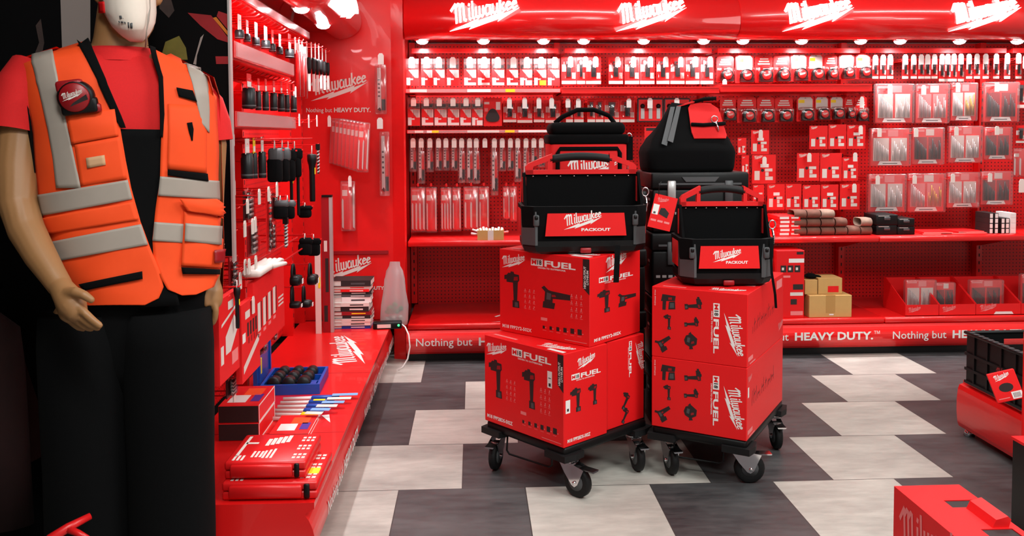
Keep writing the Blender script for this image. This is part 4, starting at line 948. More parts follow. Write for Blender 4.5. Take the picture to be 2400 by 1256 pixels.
# ================================================================ totes
def tote(label, center, rz, w, d, H, hh, right_pocket=True):
    t = thing('tool_tote', label, 'tool tote', center, rz)
    c = .045
    def ring(g, z, yo=0.): return [(-w/2-g+c, -g, z), (w/2+g-c, -g, z), (w/2+g, c-g, z), (w/2+g, d-c+g, z), (w/2+g-c, d+g, z), (-w/2-g+c, d+g, z), (-w/2-g, d-c+g, z), (-w/2-g, c-g, z)]
    def shell(q, rings, mt, cap0=True, cap1=False):
        V = sum(rings, []); F = []
        for i in range(len(rings)-1): F += [(i*8+k, i*8+(k+1) % 8, (i+1)*8+(k+1) % 8, (i+1)*8+k) for k in range(8)]
        if cap0: F.append(tuple(range(7, -1, -1)))
        if cap1: F.append(tuple(range((len(rings)-1)*8, len(rings)*8)))
        q.add(V, F, mt)
    zf = H*.60
    q = MB(); shell(q, [ring(-.03, 0), ring(-.008, .012), ring(.0, H*.10), ring(.0, H*.17), ring(-.006, H*.175)], BLK, True, True); q.build('moulded_base', t)
    q = MB(); q.rbox(-.022, -.008, H*.02, .022, .0, H*.085, RDK, .003, 1); q.build('front_latch', t)
    # fabric body: outside and inside walls so that it reads hollow
    q = MB(); shell(q, [ring(-.006, H*.175), ring(.004, zf*.6), ring(.006, zf)], BFAB, False); shell(q, [ring(-.02, H*.2), ring(-.010, zf)], BFAB, True)
    V = ring(.006, zf)+ring(-.010, zf); q.add(V, [(k, (k+1) % 8, 8+(k+1) % 8, 8+k) for k in range(8)], BRUB); q.build('fabric_body', t)
    q = MB()  # central divider and sides rising to the handle
    q.box(-w*.47, d*.50, H*.2, w*.47, d*.53, H*.985, BFAB)
    q.build('divider', t)
    for s in (-1, 1):
        q = MB(); q.prismx([(d*.12, zf-.02), (d*.88, zf-.02), (d*.60, H), (d*.42, H)], s*(w/2-.012)-.005, s*(w/2-.012)+.005, BFAB); q.build('side_gusset', t)
        q = MB(); q.rbox(s*(w/2+.001)-.006, d*.25, H*.22, s*(w/2+.001)+.010, d*.75, H*.56, RFAB, .004, 1); q.prismx([(d*.42, zf+.01), (d*.5, zf+.01), (d*.5, H*.95), (d*.44, H*.95)], s*(w/2-.012)-.0075, s*(w/2-.012)+.0075, RFAB); q.build('side_pocket', t)
        q = MB(); q.prismz([(s*(w/2-.046), -.007), (s*(w/2+.003), c-.002), (s*(w/2+.006), c+.02), (s*(w/2+.004), c+.03), (s*(w/2-.056), -.004)][::s], H*.12, zf-.02, GRYP); q.build('corner_guard', t)
        q = MB(); q.rbox(s*w*.40-.012, -.014, H*.36, s*w*.40+.012, -.003, H*.50, GRYP, .004, 1).rbox(s*w*.40-.007, -.018, H*.44, s*w*.40+.007, -.012, H*.49, BLK, .003, 1); q.build('buckle', t)
    q = MB()
    for k in range(8):
        x = -w*.40+w*.8*k/7; q.lathe([(0, -.004), (.004, -.003), (.005, 0)], CHR, 8, 'y', (x, d*.5-.0003, H*.955))
    q.build('rivets', t)
    # red printed panel
    pw = w*.62; z0, z1 = H*.235, zf*.86
    q = MB(); q.prism([(-pw*.53, z0), (pw*.53, z0), (pw*.50, z1), (-pw*.50, z1)], -.010, -.005, RPACK)
    ph = z1-z0; q.logo((-pw*.29, -.0106, z0+ph*.28), pw*.50, WHT); q.text('PACKOUT', (-pw*.06, -.0106, z0+ph*.22), ph*.17, WHT, width=pw*.38, bold=.035); q.build('printed_panel', t)
    # handle: red end pieces and lower bar, black rubber grip
    hy = d*.515; top = H+hh
    hd = MB()
    arch = lambda s: [(s*w*.46, H+.002), (s*w*.46, H+hh*.28), (s*w*.44, H+hh*.42), (s*w*.255, top-.004), (s*w*.235, top-.02), (s*w*.235, H+hh*.42), (s*w*.255, H+.012), (s*w*.28, H+.012)]
    for s in (-1, 1):
        P_ = [(s*w*.46, H-.005), (s*w*.465, H+hh*.30), (s*w*.44, H+hh*.46), (s*w*.24, top-.006), (s*w*.24, top-hh*.36), (s*w*.40, H+hh*.30), (s*w*.40, H-.005)]
        hd.prism(P_[::s], hy-.016, hy+.016, RPLAS)
        hd.prism([(s*w*.24, H-.005), (s*w*.28, H-.005), (s*w*.28, top-hh*.30), (s*w*.24, top-hh*.25)][::s], hy-.014, hy+.014, RPLAS)
    hd.prism([(-w*.46, H-.006), (w*.46, H-.006), (w*.46, H+.012), (-w*.46, H+.012)], hy-.016, hy+.016, RPLAS)
    hd.build('handle', t)
    g = MB(); g.tube([(w*.26*k, hy, top-.018-.012*(k*k)) for k in [i/6 for i in range(-6, 7)]], .0165, BRUB, 12); g.build('grip', t)
    # strap rings and hanging shoulder strap
    q = MB(); ringp = [(w/2+.012, d*.3, zf+.02)]
    q.tube([(w/2+.010+.014*cos(a), d*.3, zf+.05+.018*sin(a)) for a in [2*pi*k/12 for k in range(12)]], .003, CHR, 6, True); q.tube([(w/2+.012, d*.3, zf+.03), (w/2+.016, d*.28, zf+.0), (w/2+.012, d*.27, zf-.03)], .005, CHR, 6); q.build('strap_ring', t)
    return t
T1 = Vector((.452, 3.46, DECK+HB+.352+.0014)); tote('larger black tool tote with red panel, standing on the left trolley cartons', T1, radians(1), .50, .27, .325, .085)
T2 = Vector((1.035, 3.455, DECK+2*HR+.0014)); tote('smaller black tool tote with red panel, standing on the right trolley cartons', T2, radians(-3), .375, .27, .325, .085)
# hanging straps (parts of the totes)
def strap(parent_label, pts, wd):
    p = [o for o in bpy.data.objects if o.get('label') == parent_label][0]
    q = MB(); V = []; inv = Matrix.Translation(p.location) @ Matrix.Rotation(p.rotation_euler.z, 4, 'Z'); inv = inv.inverted()
    for x, y, z in pts: V += [inv @ Vector((x-wd/2, y, z)), inv @ Vector((x+wd/2, y, z)), inv @ Vector((x+wd/2, y+.003, z)), inv @ Vector((x-wd/2, y+.003, z))]
    n = len(pts); F = [(0, 1, 2, 3), ((n-1)*4+3, (n-1)*4+2, (n-1)*4+1, (n-1)*4)]
    for i in range(n-1): F += [(i*4+k, i*4+(k+1) % 4, i*4+4+(k+1) % 4, i*4+4+k) for k in range(4)]
    q.add(V, F, BFAB, False); q.build('shoulder_strap', p)
strap('larger black tool tote with red panel, standing on the left trolley cartons', [tuple(atY(1447, 575, 3.42)), tuple(atY(1447, 600, 3.40)), tuple(atY(1444, 662, 3.395))], .022)
strap('smaller black tool tote with red panel, standing on the right trolley cartons', [tuple(atY(1806, 560, 3.45)), tuple(atY(1809, 640, 3.43)), tuple(atY(1817, 690, 3.44)), tuple(atY(1819, 722, 3.46))], .010)
# red hang tag on the larger tote
a = atY(1553, 498, 3.40)
t = thing('hang_tag', 'red cardboard swing tag with white label hanging off the larger black tote', 'tag', a); t.rotation_euler = (0, radians(14), 0)
w, h = .092, .135
q = MB().box(-w/2, 0, -h/2, w/2, .002, h/2, RPACK); y = -.0006
q.logo((-w*.36, y, h*.27), w*.5, PINK); q.plate(-w*.46, -h*.10, -w*.20, h*.20, WHT, y).plate(-w*.40, -h*.08, -w*.3, -h*.02, GRYP, y-.0003).poly([(-w*.16, -h*.06), (w*.24, -h*.14), (w*.28, h*.02), (w*.05, h*.14), (-w*.12, h*.12)], DGR, y)
for k in range(3): q.plate(-w*.44+k*w*.3, -h*.30, -w*.2+k*w*.3, -h*.24, PINK, y)
q.build('card', t)
MB().tube([(-w*.35, .001, h*.5-.006), (-w*.42, .0, h*.5+.03), (-w*.38, .002, h*.5+.05)], .0015, BLK, 6).build('loop', t)
# ================================================================ red cooler bag
t = thing('cooler_bag', 'red fabric cooler bag with black padded lid behind the larger tote', 'bag', (.535, 3.99, 1.1405))
w, d = .36, .25
q = MB().rbox(-w/2, 0, 0, w/2, d, .235, RFAB, .02, 3); q.build('body', t)
q = MB().rbox(-w/2-.006, -.008, .215, w/2+.008, d+.006, .262, BFAB, .012, 2).rbox(-w/2+.004, .0, .258, w/2-.004, d, .318, BFAB, .028, 3); q.build('lid', t)
q = MB().rbox(-w*.38, -.012, .02, w*.38, .002, .205, RFAB, .01, 2); q.logo((-w*.28, -.0126, .05), w*.66, WHT); q.build('front_pocket', t)
q = MB(); q.tube([(-w*.40, -.010, .02), (-w*.40, -.010, .175), (-w*.37, -.010, .195), (w*.37, -.010, .195), (w*.40, -.010, .175), (w*.40, -.010, .02)], .010, BFAB, 8); q.build('zip', t)
q = MB(); q.tube([(-w*.40, d/2, .315), (-w*.30, d/2, .345), (-w*.1, d/2, .378), (w*.12, d/2, .378), (w*.32, d/2, .350), (w*.42, d/2, .300), (w*.46, d/2, .27)], .011, BFAB, 8); q.build('carry_strap', t)
q = MB(); q.tube([(w/2+.02+.012*cos(k*pi/6), .06, .25+.016*sin(k*pi/6)) for k in range(12)], .003, CHR, 6, True).tube([(w/2+.022, .06, .235), (w/2+.02, .05, .2), (w/2+.016, .05, .17)], .004, CHR, 6); q.build('strap_ring', t)
MB().box(w/2+.008, .04, .14, w/2+.034, .07, .25, BFAB).build('strap_end', t)
# ================================================================ black cloth tool bag
t = thing('tool_bag', 'black cloth bag with narrow folded top and red flap, on top toolbox', 'bag', (1.06, 4.13, 1.2205))
w, d = .435, .28
rows = [(0, w/2-.006, 0, d), (.02, w/2, -.004, d), (.09, w/2+.006, -.008, d+.004), (.115, w/2-.006, .0, d-.004), (.16, w*.44, .03, d-.03), (.22, w*.35, .07, d-.07), (.28, w*.27, .10, d-.10), (.325, w*.235, .122, d-.122)]
cxs = [0, 0, 0, .0, .002, .008, .014, .018]
q = MB(); V = []; n = 24
for (z, a, y0, y1), cx0 in zip(rows, cxs):
    for k in range(n):
        an = 2*pi*k/n; ca, sa = cos(an), sin(an); e = .35
        V.append((cx0+a*(abs(ca)**e)*(1 if ca > 0 else -1)+(.006*sin(5*an+z*30) if z > .1 else 0), (y0+y1)/2+(y1-y0)/2*(abs(sa)**e)*(1 if sa > 0 else -1), z+(.012*sin(2*an) if z > .2 else 0)))
F = [tuple(reversed(range(n))), tuple(range((len(rows)-1)*n, len(rows)*n))]
for i in range(len(rows)-1): F += [(i*n+k, i*n+(k+1) % n, (i+1)*n+(k+1) % n, (i+1)*n+k) for k in range(n)]
q.add(V, F, BFAB, True); q.build('body', t)
q = MB()
for s0, s1 in (((-.145, -.008, .135), (-.075, .105, .315)), ((-.115, -.006, .15), (-.045, .105, .318))): q.add([(s0[0]-.012, s0[1]-.004, s0[2]), (s0[0]+.014, s0[1]-.006, s0[2]-.01), (s1[0]+.010, s1[1], s1[2]), (s1[0]-.012, s1[1]+.0, s1[2])], [(0, 1, 2, 3)], GRYP)
q.build('webbing_strap', t)
q = MB(); q.add([(.01, .020, .16), (.165, .020, .16), (.172, .03, .175), (.150, .10, .305), (.115, .118, .332), (.02, .118, .335), (.0, .10, .31), (.0, .03, .19)], [(0, 1, 2, 3, 4, 5, 6, 7)], RFAB); q.add([(-.055, .11, .318), (.03, .10, .342), (.03, .15, .342), (-.055, .15, .318)], [(0, 1, 2, 3)], RFAB)
M_ = q.build('red_flap', t); md = M_.modifiers.new('thick', 'SOLIDIFY'); md.thickness = .006; md.offset = 1
q = MB(); q.tube([(.0, .042, .228), (.06, .040, .225), (.17, .052, .232)], .009, BFAB, 8).tube([(.03, .12, .338), (.08, .11, .352), (.14, .11, .356)], .009, BFAB, 8); q.build('carry_handle', t)
q = MB(); q.tube([(.115+.016*cos(k*pi/6), .045, .252+.016*sin(k*pi/6)) for k in range(12)], .003, CHR, 6, True).tube([(.12, .04, .238), (.128, .032, .215), (.132, .03, .195)], .004, CHR, 6); q.build('clip', t)
# ================================================================ right foreground
t = thing('display_plinth', 'low curved red plinth at right carrying the black crate', 'plinth', (0, 0, 0))
q = MB(); V = []; pf = [(.10, .03), (.03, .03)]+[(.012-.012*sin(pi*k/10)**.5, .035+.195*k/10) for k in range(11)]+[(.03, .235), (.03, .25), (.9, .25), (.9, .03)]
q.add([(2.25+a, y, z) for y in (2.95, 3.90) for a, z in pf], [tuple(range(len(pf))), tuple(reversed(range(len(pf), 2*len(pf))))]+[(i, (i+1) % len(pf), (i+1) % len(pf)+len(pf), i+len(pf)) for i in range(len(pf))], RED); q.build('plinth_body', t)
for y in (3.05, 3.86): MB().lathe([(0, 0), (.025, 0), (.02, .02), (.012, .032), (0, .032)], CHR, 14, 'z', (2.29, y, 0)).build('foot', t)
# crate
t = thing('crate', 'black plastic folding crate with red handle opening on the right plinth', 'crate', (2.55, 3.55, .2505))
q = MB(); w, d, h = .56, .62, .225
q.box(-w/2, -d/2, 0, w/2, d/2, .012, BLK)
for a in ((-w/2, -d/2, -w/2+.012, d/2), (w/2-.012, -d/2, w/2, d/2)): q.box(a[0], a[1], .012, a[2], a[3], h, BLK)
q.box(-w/2+.012, -d/2, .012, w/2-.012, -d/2+.012, h, BLK)
q.box(-w/2+.012, d/2-.012, .012, w/2-.012, d/2, h*.62, BLK).box(-w/2+.012, d/2-.012, h*.62, -w*.2, d/2, h, BLK).box(w*.2, d/2-.012, h*.62, w/2-.012, d/2, h, BLK).box(-w*.2, d/2-.012, h*.9, w*.2, d/2, h, BLK)
for k in range(6): q.box(-w/2-.006, -d/2+.05+k*.1, .012, -w/2, -d/2+.06+k*.1, h, BLK)
for z in (.0, .06, .13): q.box(-w/2-.008, -d/2-.004, z, -w/2, d/2+.004, z+.012, BLK)
q.build('body', t)
q = MB(); q.rbox(-w/2-.012, -d/2-.01, h, -w/2+.016, d/2+.01, h+.014, BLK, .004, 1).rbox(-w/2+.016, d/2-.016, h, w/2+.01, d/2+.01, h+.014, BLK, .004, 1)
for k in range(16): q.box(-w/2-.0125, -d/2+.03+k*.036, h+.0142, -w/2+.010, -d/2+.045+k*.036, h+.016, GRYP)
q.build('rim', t)
q = MB(); q.logo((-w/2-.0095, .07, .085), .13, RDK, (0, -1, 0), (0, 0, 1)); q.build('printed_logo', t)
a = atY(2357, 905, 3.30)
t = thing('battery_box', 'small red carton with white barcode leaning on the black crate', 'box', a); t.rotation_euler = (radians(-12), radians(-20), radians(-25))
w, d, h = .10, .05, .115
q = MB().rbox(-w/2, 0, -h/2, w/2, d, h/2, RPACK, .002, 1, False); y = -.0006
q.logo((-w*.32, y, h*.2), w*.6, WHT)
q.poly([(w*.26*cos(k*pi/8), -h*.04+h*.15*sin(k*pi/8)) for k in range(16)], DGR, y).plate(w*.1, -h*.46, w*.48, -h*.22, WHT, y)
for k in range(6): q.plate(w*(.16+.045*k), -h*.42, w*(.18+.045*k), -h*.26, GRYP, y-.0003)
q.plate(-w*.4, -h*.4, w*.0, -h*.37, PINK, y); q.build('carton', t)
# carry carton in the right front corner
t = thing('carry_carton', 'red carry carton with white script and cut-out handle, lower right corner', 'box', (1.165, 1.78, 0))
W_, D_, H_ = .185, .54, .42
q = MB().box(0, 0, 0, W_, D_, H_-.003, RBOX); q.build('carton', t)
q = MB()  # lid with two real handle slots cut through
ys = [0, .20, .27, .395, .44, D_]; xs = [0, .085, .165, W_]
for i in range(3):
    for j in range(5):
        if i == 1 and j in (1, 3): continue
        q.box(xs[i], ys[j], H_-.003, xs[i+1], ys[j+1], H_, RBOX)
q.build('lid', t)
q = MB()
for j in (1, 3): q.box(xs[1], ys[j], H_-.0028, xs[2], ys[j+1], H_-.0026, DGR)
q.build('handle_slot', t)
MB().prism([(.118, 0), (.160, 0), (.166, .02), (.158, .028), (.128, .02)], .275, .39, RPLAS).build('handle_flap', t).location = (0, 0, H_)
q = MB(); q.logo((-.0008, D_-.03, .245), .36, PINK, (0, -1, 0), (0, 0, 1)); q.build('printed_logo', t)
# black sided stand and red carton at the right picture edge
t = thing('open_carton', 'black sided carton with red lid and kraft edge, at the right frame edge', 'box', (1.80, 2.42, 0))
MB().box(0, .02, 0, .4, .36, .375, BLK).build('carton', t); MB().box(-.004, -.0, .0, .006, .02, .375, CARD2).build('kraft_edge', t); MB().box(-.004, .0, .3755, .4, .365, .385, RBOX).build('lid', t)
t = thing('display_box', 'upright red box cut off by the right picture edge above the black sided carton', 'box', (1.94, 2.95, 0), -.58)
MB().rbox(0, 0, 0, .22, .15, .672, RED, .004, 1, False).build('carton', t)
# ================================================================ goods on the left wall
def px_rectX(x0, y0, x1, y1, X):
    xm, ym = (x0+x1)/2, (y0+y1)/2
    Y0 = atX(x0, ym, X).y; Y1 = atX(x1, ym, X).y; z1 = atX(xm, y0, X).z; z0 = atX(xm, y1, X).z
    return (Y0+Y1)/2, z0, abs(Y1-Y0), abs(z1-z0)
def short(l):
    for a in (', left wall', ' on the left wall', ' from the near end'): l = l.replace(a, '') if len(l.split()) > 14 else l
    return ' '.join(l.split()[:16])
def put_left(builder, rects, X, labels, group, iso=None, hang=True):
    # round or deep goods take their width from the scale at their distance, flat cards from the wall plane
    if iso is None: iso = True
    for i, r in enumerate(rects):
        y, z, w, h = px_rectX(*r, X)
        if iso: w = (r[2]-r[0])*y/FPX
        t = builder(w, h, i)
        if hang:
            hk = thing('peg_hook', short('peg hook carrying the '+(labels[i] if isinstance(labels, list) else labels % ORD[i])), 'hook', (X, y, z+h*.965), pi/2, 'peg hooks of the left wall')
            MB().tube([(0, X+1.10, 0), (0, -.018, 0), (0, -.024, .008)], .003, RPLAS, 6).build('wire_arm', hk)
        t.location = (X, y, z); t.rotation_euler = (0, 0, pi/2); t['label'] = labels[i] if isinstance(labels, list) else labels % ORD[i]; t['group'] = group
def hooks_left(pts, X, fmt, group, w=.03, h=.07, **kw):
    for i, (x, y, hh) in enumerate(pts):
        X_ = X if atX(x, y, X).y > 3.02 else X*3.04/atX(x, y, X).y
        a = atX(x, y+hh, X_); z1 = atX(x, y, X_).z
        hook(fmt % ORD[i], 0, 0, 0, w, z1-a.z, group=group, rz=pi/2, loc=tuple(a), long=X_+1.105, **kw)
G4 = cr(500, 0, 6.979); G5 = cr(530, 150, 7.389); G6 = cr(530, 310, 6.609); G7 = cr(530, 450, 6.612); G8 = cr(490, 600, 6.612); G9 = cr(490, 750, 6.612); G2 = cr(660, 60, 4.65)
def socket(w, h, i, head=.42, hm=None):
    t = thing('impact_socket', '', 'socket'); r = w*.5; hb = h*(1-head)
    q = MB(); q.lathe([(0, 0), (r*.92, 0), (r, .004), (r, hb*.80), (r*.9, hb*.84), (r*.9, hb*.97), (r*.75, hb), (0, hb)], BSOC, 20, 'z', (0, -r, 0)); q.build('socket_body', t)
    q = MB(); q.lathe([(r*1.004, hb*.10), (r*1.006, hb*.14), (r*1.004, hb*.18)], GRYP, 20, 'z', (0, -r, 0)); q.build('size_ring', t)
    q = MB(); q.box(-w*.62, -r-.002, hb*.96, w*.62, -r, h, hm or RPACK).plate(-w*.56, hb*1.04, w*.56, hb+h*head*.45, WHT, -r-.0024).plate(-w*.2, hb+h*head*.6, w*.2, hb+h*head*.66, PINK, -r-.0024); q.build('header_card', t)
    return t
put_left(lambda w, h, i: socket(w, h, i, .62, WHT if i in (0, 2, 3, 5) else RPACK), [G4(*c) for c in ((268, 240, 420, 640), (430, 330, 545, 690), (560, 370, 690, 760), (700, 430, 850, 800), (850, 490, 960, 850), (970, 560, 1080, 890), (1095, 560, 1240, 950))], -.90, '%s carded socket from the near end in the top row, left wall', 'carded sockets in the top row of the left wall', None, False)
put_left(lambda w, h, i: socket(w, h, i, .40), [G5(*c) for c in ((150, 170, 385, 775), (385, 280, 440, 785), (450, 250, 555, 800), (565, 260, 680, 805), (690, 290, 820, 810), (830, 300, 950, 826), (955, 330, 1050, 832), (1055, 350, 1165, 835))], -.86, '%s big black impact socket from the near end in the second row', 'big black sockets in the second row', None, False)
put_left(lambda w, h, i: socket(w, h, i, .36, YEL if i == 1 else PALE), [G6(*c) for c in ((130, 100, 320, 720), (325, 90, 430, 715), (435, 70, 555, 708))], -.86, '%s black impact socket from the near end in the third row', 'black sockets in the third row')
# red wire racks: rows of slim prongs above the sockets
def prongs(label, pts, n, X, ln):
    y0 = atX(*pts[0], X).y; y1 = atX(*pts[1], X).y; z = (atX(*pts[0], X).z+atX(*pts[1], X).z)/2
    t = thing('prong_rack', label, 'rack', (X, (y0+y1)/2, z), pi/2); w = y1-y0
    MB().box(-w/2, ln-.01, -.01, w/2, ln, .012, RED).build('back_bar', t)
    for k in range(n):
        x = -w/2+w*(k+.5)/n; q = MB(); q.tube([(x, ln, 0), (x, .02, .004), (x, 0, .016)], .0035, RPLAS, 6); q.build('prong', t)
prongs('red rack of slim prongs above the top row of sockets', ((548, 20), (680, 72)), 14, -.88, .18)
prongs('red rack of slim prongs above the big black sockets', ((556, 166), (694, 196)), 14, -.86, .18)
# top row of the middle bay: pliers on white cards, wrenches on long cards
def plier(w, h, i):
    t = thing('pliers', '', 'pliers'); z1 = h*.62
    q = MB().box(-w*.4, -.003, z1-.01, w*.4, 0, h, WHT).plate(-w*.3, h*.9, w*.3, h*.94, PINK, -.0034); q.build('header_card', t)
    for s in (-1, 1):
        q = MB(); q.tube([(s*w*.12, -.012, h*.36), (s*w*.42, -.012, h*.48), (s*w*.34, -.012, h*.62), (s*w*.3, -.012, h*.68)], [.007, .010, .010, .008], BRUB, 8); q.build('handle', t)
        q = MB(); q.prism([(s*w*.02, 0), (s*w*.16, .01), (s*w*.30, h*.2), (s*w*.24, h*.34), (s*w*.08, h*.40), (s*w*.02, h*.3)][::s], -.018, -.006, BLADE); q.build('jaw', t)
    return t
put_left(plier, [G2(*c) for c in ((250, 178, 300, 712), (300, 185, 345, 716), (342, 200, 385, 722), (385, 222, 425, 705), (425, 250, 462, 700), (462, 270, 500, 695))], -.84, '%s black handled pliers on white card from the near end, left wall', 'pliers hanging on the left wall')
def cutter(w, h, i):
    t = thing('bolt_cutter', '', 'cutter')
    MB().box(-w*.4, -.003, h*.72, w*.4, 0, h, WHT).build('header_card', t)
    for s in (-1, 1):
        q = MB(); q.tube([(s*w*.1, -.012, h*.78), (s*w*.34, -.014, h*.4), (s*w*.2, -.014, 0)], [.008, .009, .009], RPLAS if s < 0 else SILV, 8); q.build('handle', t)
    q = MB(); q.prism([(-w*.3, h*.70), (w*.3, h*.70), (w*.2, h*.84), (0, h*.9), (-w*.2, h*.84)], -.02, -.006, BLADE); q.build('head', t)
    return t
put_left(cutter, [G2(*c) for c in ((118, 130, 175, 770), (165, 150, 215, 770), (200, 170, 250, 790))], -.82, '%s long handled steel cutter from the near end, left wall', 'steel cutters hanging on the left wall')
hooks_left([G2(190, 955)+[30], G2(293, 965)+[32], G2(382, 970)+[28], G2(150, 660)+[26]], -.78, '%s long white tagged hook below the pliers, left wall', 'white tagged hooks below the pliers', .018)
# dark goods of the third row
def pouch(w, h, i):
    t = thing('tool_pouch', '', 'pouch')
    q = MB(); q.rbox(-w/2, -.06, 0, w/2, 0, h*.58, BFAB, .012, 2).rbox(-w*.46, -.066, h*.50, w*.46, -.004, h*.82, GRYP if i < 2 else BFAB, .012, 2); q.build('body', t)
    q = MB().box(-w*.3, -.068, h*.76, w*.3, -.064, h*.80, RPACK); q.build('brand_strip', t)
    q = MB()
    for s in (-1, 1): q.tube([(s*w*.35, -.03, h*.78), (s*w*.12, -.03, h*.95), (0, -.03, h*1.02)], .0018, WHT, 5)
    q.build('zip_tie', t); return t
put_left(pouch, [G6(*c) for c in ((570, 130, 705, 775), (705, 120, 815, 770), (800, 150, 910, 760), (905, 150, 1010, 700))], -.84, '%s black pouch with white tie from the near end, third row', 'black pouches in the third row')
def torch(w, h, i):
    t = thing('flashlight', '', 'flashlight'); r = w*.5
    q = MB(); q.lathe([(0, 0), (r*.55, 0), (r*.6, .01), (r*.6, h*.60), (r*.72, h*.72), (r, h*.82), (r, h*.93), (r*.8, h*.95), (0, h*.95)], BLK, 18, 'z', (0, -r, 0)); q.build('barrel', t)
    if i == 0: MB().box(-r*.35, -r*1.68, h*.55, r*.35, -r*1.58, h*.68, YEL).build('yellow_label', t)
    q = MB()
    for s in (-1, 1): q.tube([(s*r*.5, -r, h*.94), (s*r*.15, -r, h*1.05), (0, -r, h*1.12)], .0016, WHT, 5)
    q.build('zip_tie', t); return t
put_left(torch, [G6(*c) for c in ((1185, 300, 1330, 1075),)], -.80, ['black flashlight with a yellow label hanging near the corner'], 'black flashlights on the left wall')
put_left(torch, [G6(*c) for c in ((930, 420, 1010, 1240), (1035, 400, 1115, 1290))], -.82, ['nearer of two long black bars hanging beside the flashlight', 'farther of two long black bars hanging beside the flashlight'], 'black bars on the left wall')
def auger(w, h, i):
    t = thing('auger_bit', '', 'drill bit'); q = MB(); pts = []
    for k in range(61): a = k/60*2*pi*7; pts.append((w*.34*cos(a), -.02+w*.2*sin(a), h*k/60*.8))
    q.tube(pts, .0045, SILV, 5); q.tube([(0, -.02, 0), (0, -.02, h*.98)], .005, BSOC, 6); q.build('spiral', t)
    MB().box(-w*.5, -.03, h*.8, w*.5, -.01, h, BLK).build('holder', t); return t
put_left(auger, [G7(*c) for c in ((800, 400, 900, 860),)], -.80, ['black spiral auger bit hanging at the middle of the left wall'], 'auger bits')
put_left(auger, [G6(*c) for c in ((1330, 180, 1400, 640),)], -.84, ['spiral auger bit hanging beside the flashlight near the corner'], 'auger bits')
# dark blister packs with steel bits
def rod_pack(w, h, i):
    t = thing('bit_pack', '', 'bit pack')
    q = MB().box(-w/2, -.004, 0, w/2, 0, h, [DKCARD, RDK, RPACK, DKCARD, DKCARD][i % 5]).logo((-w*.4, -.0046, h*.86), w*.6, PINK); q.build('printed_card', t)
    q = MB()
    for k in range(9): q.tube([(-w*.1, -.014, h*(.1+.085*k)), (w*.42, -.014, h*(.105+.085*k))], .0055, SILV if k % 2 else BSOC, 6)
    q.build('steel_bits', t)
    MB().rbox(-w*.48, -.024, h*.02, w*.48, -.004, h*.98, CLR, .006, 1).build('clear_blister', t); return t
put_left(rod_pack,  [G7(*c) for c in ((110, -20, 490, 440), (150, 450, 570, 990), (560, -60, 700, 960), (640, 20, 800, 420), (600, 430, 760, 900))], -.84, '%s dark red bit pack with stacked steel rods from the near end', 'rod bit packs on the left wall')
hooks_left([G6(115, 710)+[40], G6(325, 1020)+[36], G6(508, 865)+[38], G6(655, 830)+[36], G6(782, 760)+[36], G7(285, 430)+[40], G7(405, 400)+[38], G7(445, 370)+[38], G7(290, 1030)+[38], G7(350, 1020)+[38], G7(455, 970)+[40], G8(385, 270)+[42], G8(478, 235)+[42], G8(680, 610)+[42], G9(385, 960)+[45], G6(100, 0)+[32]], -.775, '%s long white price tag hook among the bit packs, left wall', 'long white tag hooks of the left wall', .026, tagm=PALE)
# black gloves and clamps under the pouches
def clamp(w, h, i):
    t = thing('ear_defender', '', 'ear defender'); r = w*.30
    for s in (-1, 1):
        q = MB(); q.lathe([(0, -.035), (r*.8, -.034), (r, -.022), (r, .0), (r*.85, .008), (0, .01)], BLK, 16, 'y', (s*w*.26, -.03, r)); q.build('cup', t)
    q = MB(); q.tube([(-w*.4, -.03, r), (-w*.38, -.03, h*.7), (-w*.15, -.03, h*.97), (w*.15, -.03, h*.97), (w*.38, -.03, h*.7), (w*.4, -.03, r)], .006, BRUB, 6); q.build('headband', t)
    q = MB().box(-.012, -.072, r*.3, .014, -.07, r*1.3, WHT); q.build('price_label', t); return t
put_left(clamp, [G8(*c) for c in ((1060, 130, 1320, 460), (1330, 120, 1590, 450), (1095, 470, 1260, 810), (1270, 470, 1455, 800))], -.82, '%s pair of black ear defenders from the near end under red bars', 'black ear defenders on the left wall')
put_left(pouch, [G7(*c) for c in ((670, 60, 780, 420), (780, 60, 900, 420), (1060, 170, 1180, 400), (1050, 650, 1190, 980), (1190, 660, 1330, 990))], -.82, ['near black glove pack hanging under the pouches', 'second black glove pack hanging under the pouches', 'small black pouch hanging below the flashlight', 'nearer black clamp pouch above the red bars', 'farther black clamp pouch above the red bars'], 'black goods hanging mid height on the left wall')
q_y0 = atX(600, 612, -.80).y; q_y1 = atX(735, 600, -.80).y
t = thing('hanging_bar', 'red wire hanging bar carrying the black ear defenders', 'rack', (-.80, (q_y0+q_y1)/2, atX(670, 608, -.80).z), pi/2); w = q_y1-q_y0
q = MB(); q.tube([(-w/2, .26, 0), (-w/2, 0, 0), (w/2, 0, 0), (w/2, .26, 0)], .004, RPLAS, 6).tube([(-w/2, .08, .02), (w/2, .08, .02)], .004, RPLAS, 6); q.build('wire_frame', t)
t = thing('hanging_bar', 'red wire hanging bar above the black pouches', 'rack', (-.80, atX(690, 330, -.80).y, atX(690, 325, -.80).z), pi/2)
q = MB(); q.tube([(-.55, .26, 0), (-.55, 0, 0), (.42, 0, 0), (.42, .26, 0)], .004, RPLAS, 6); q.build('wire_frame', t)
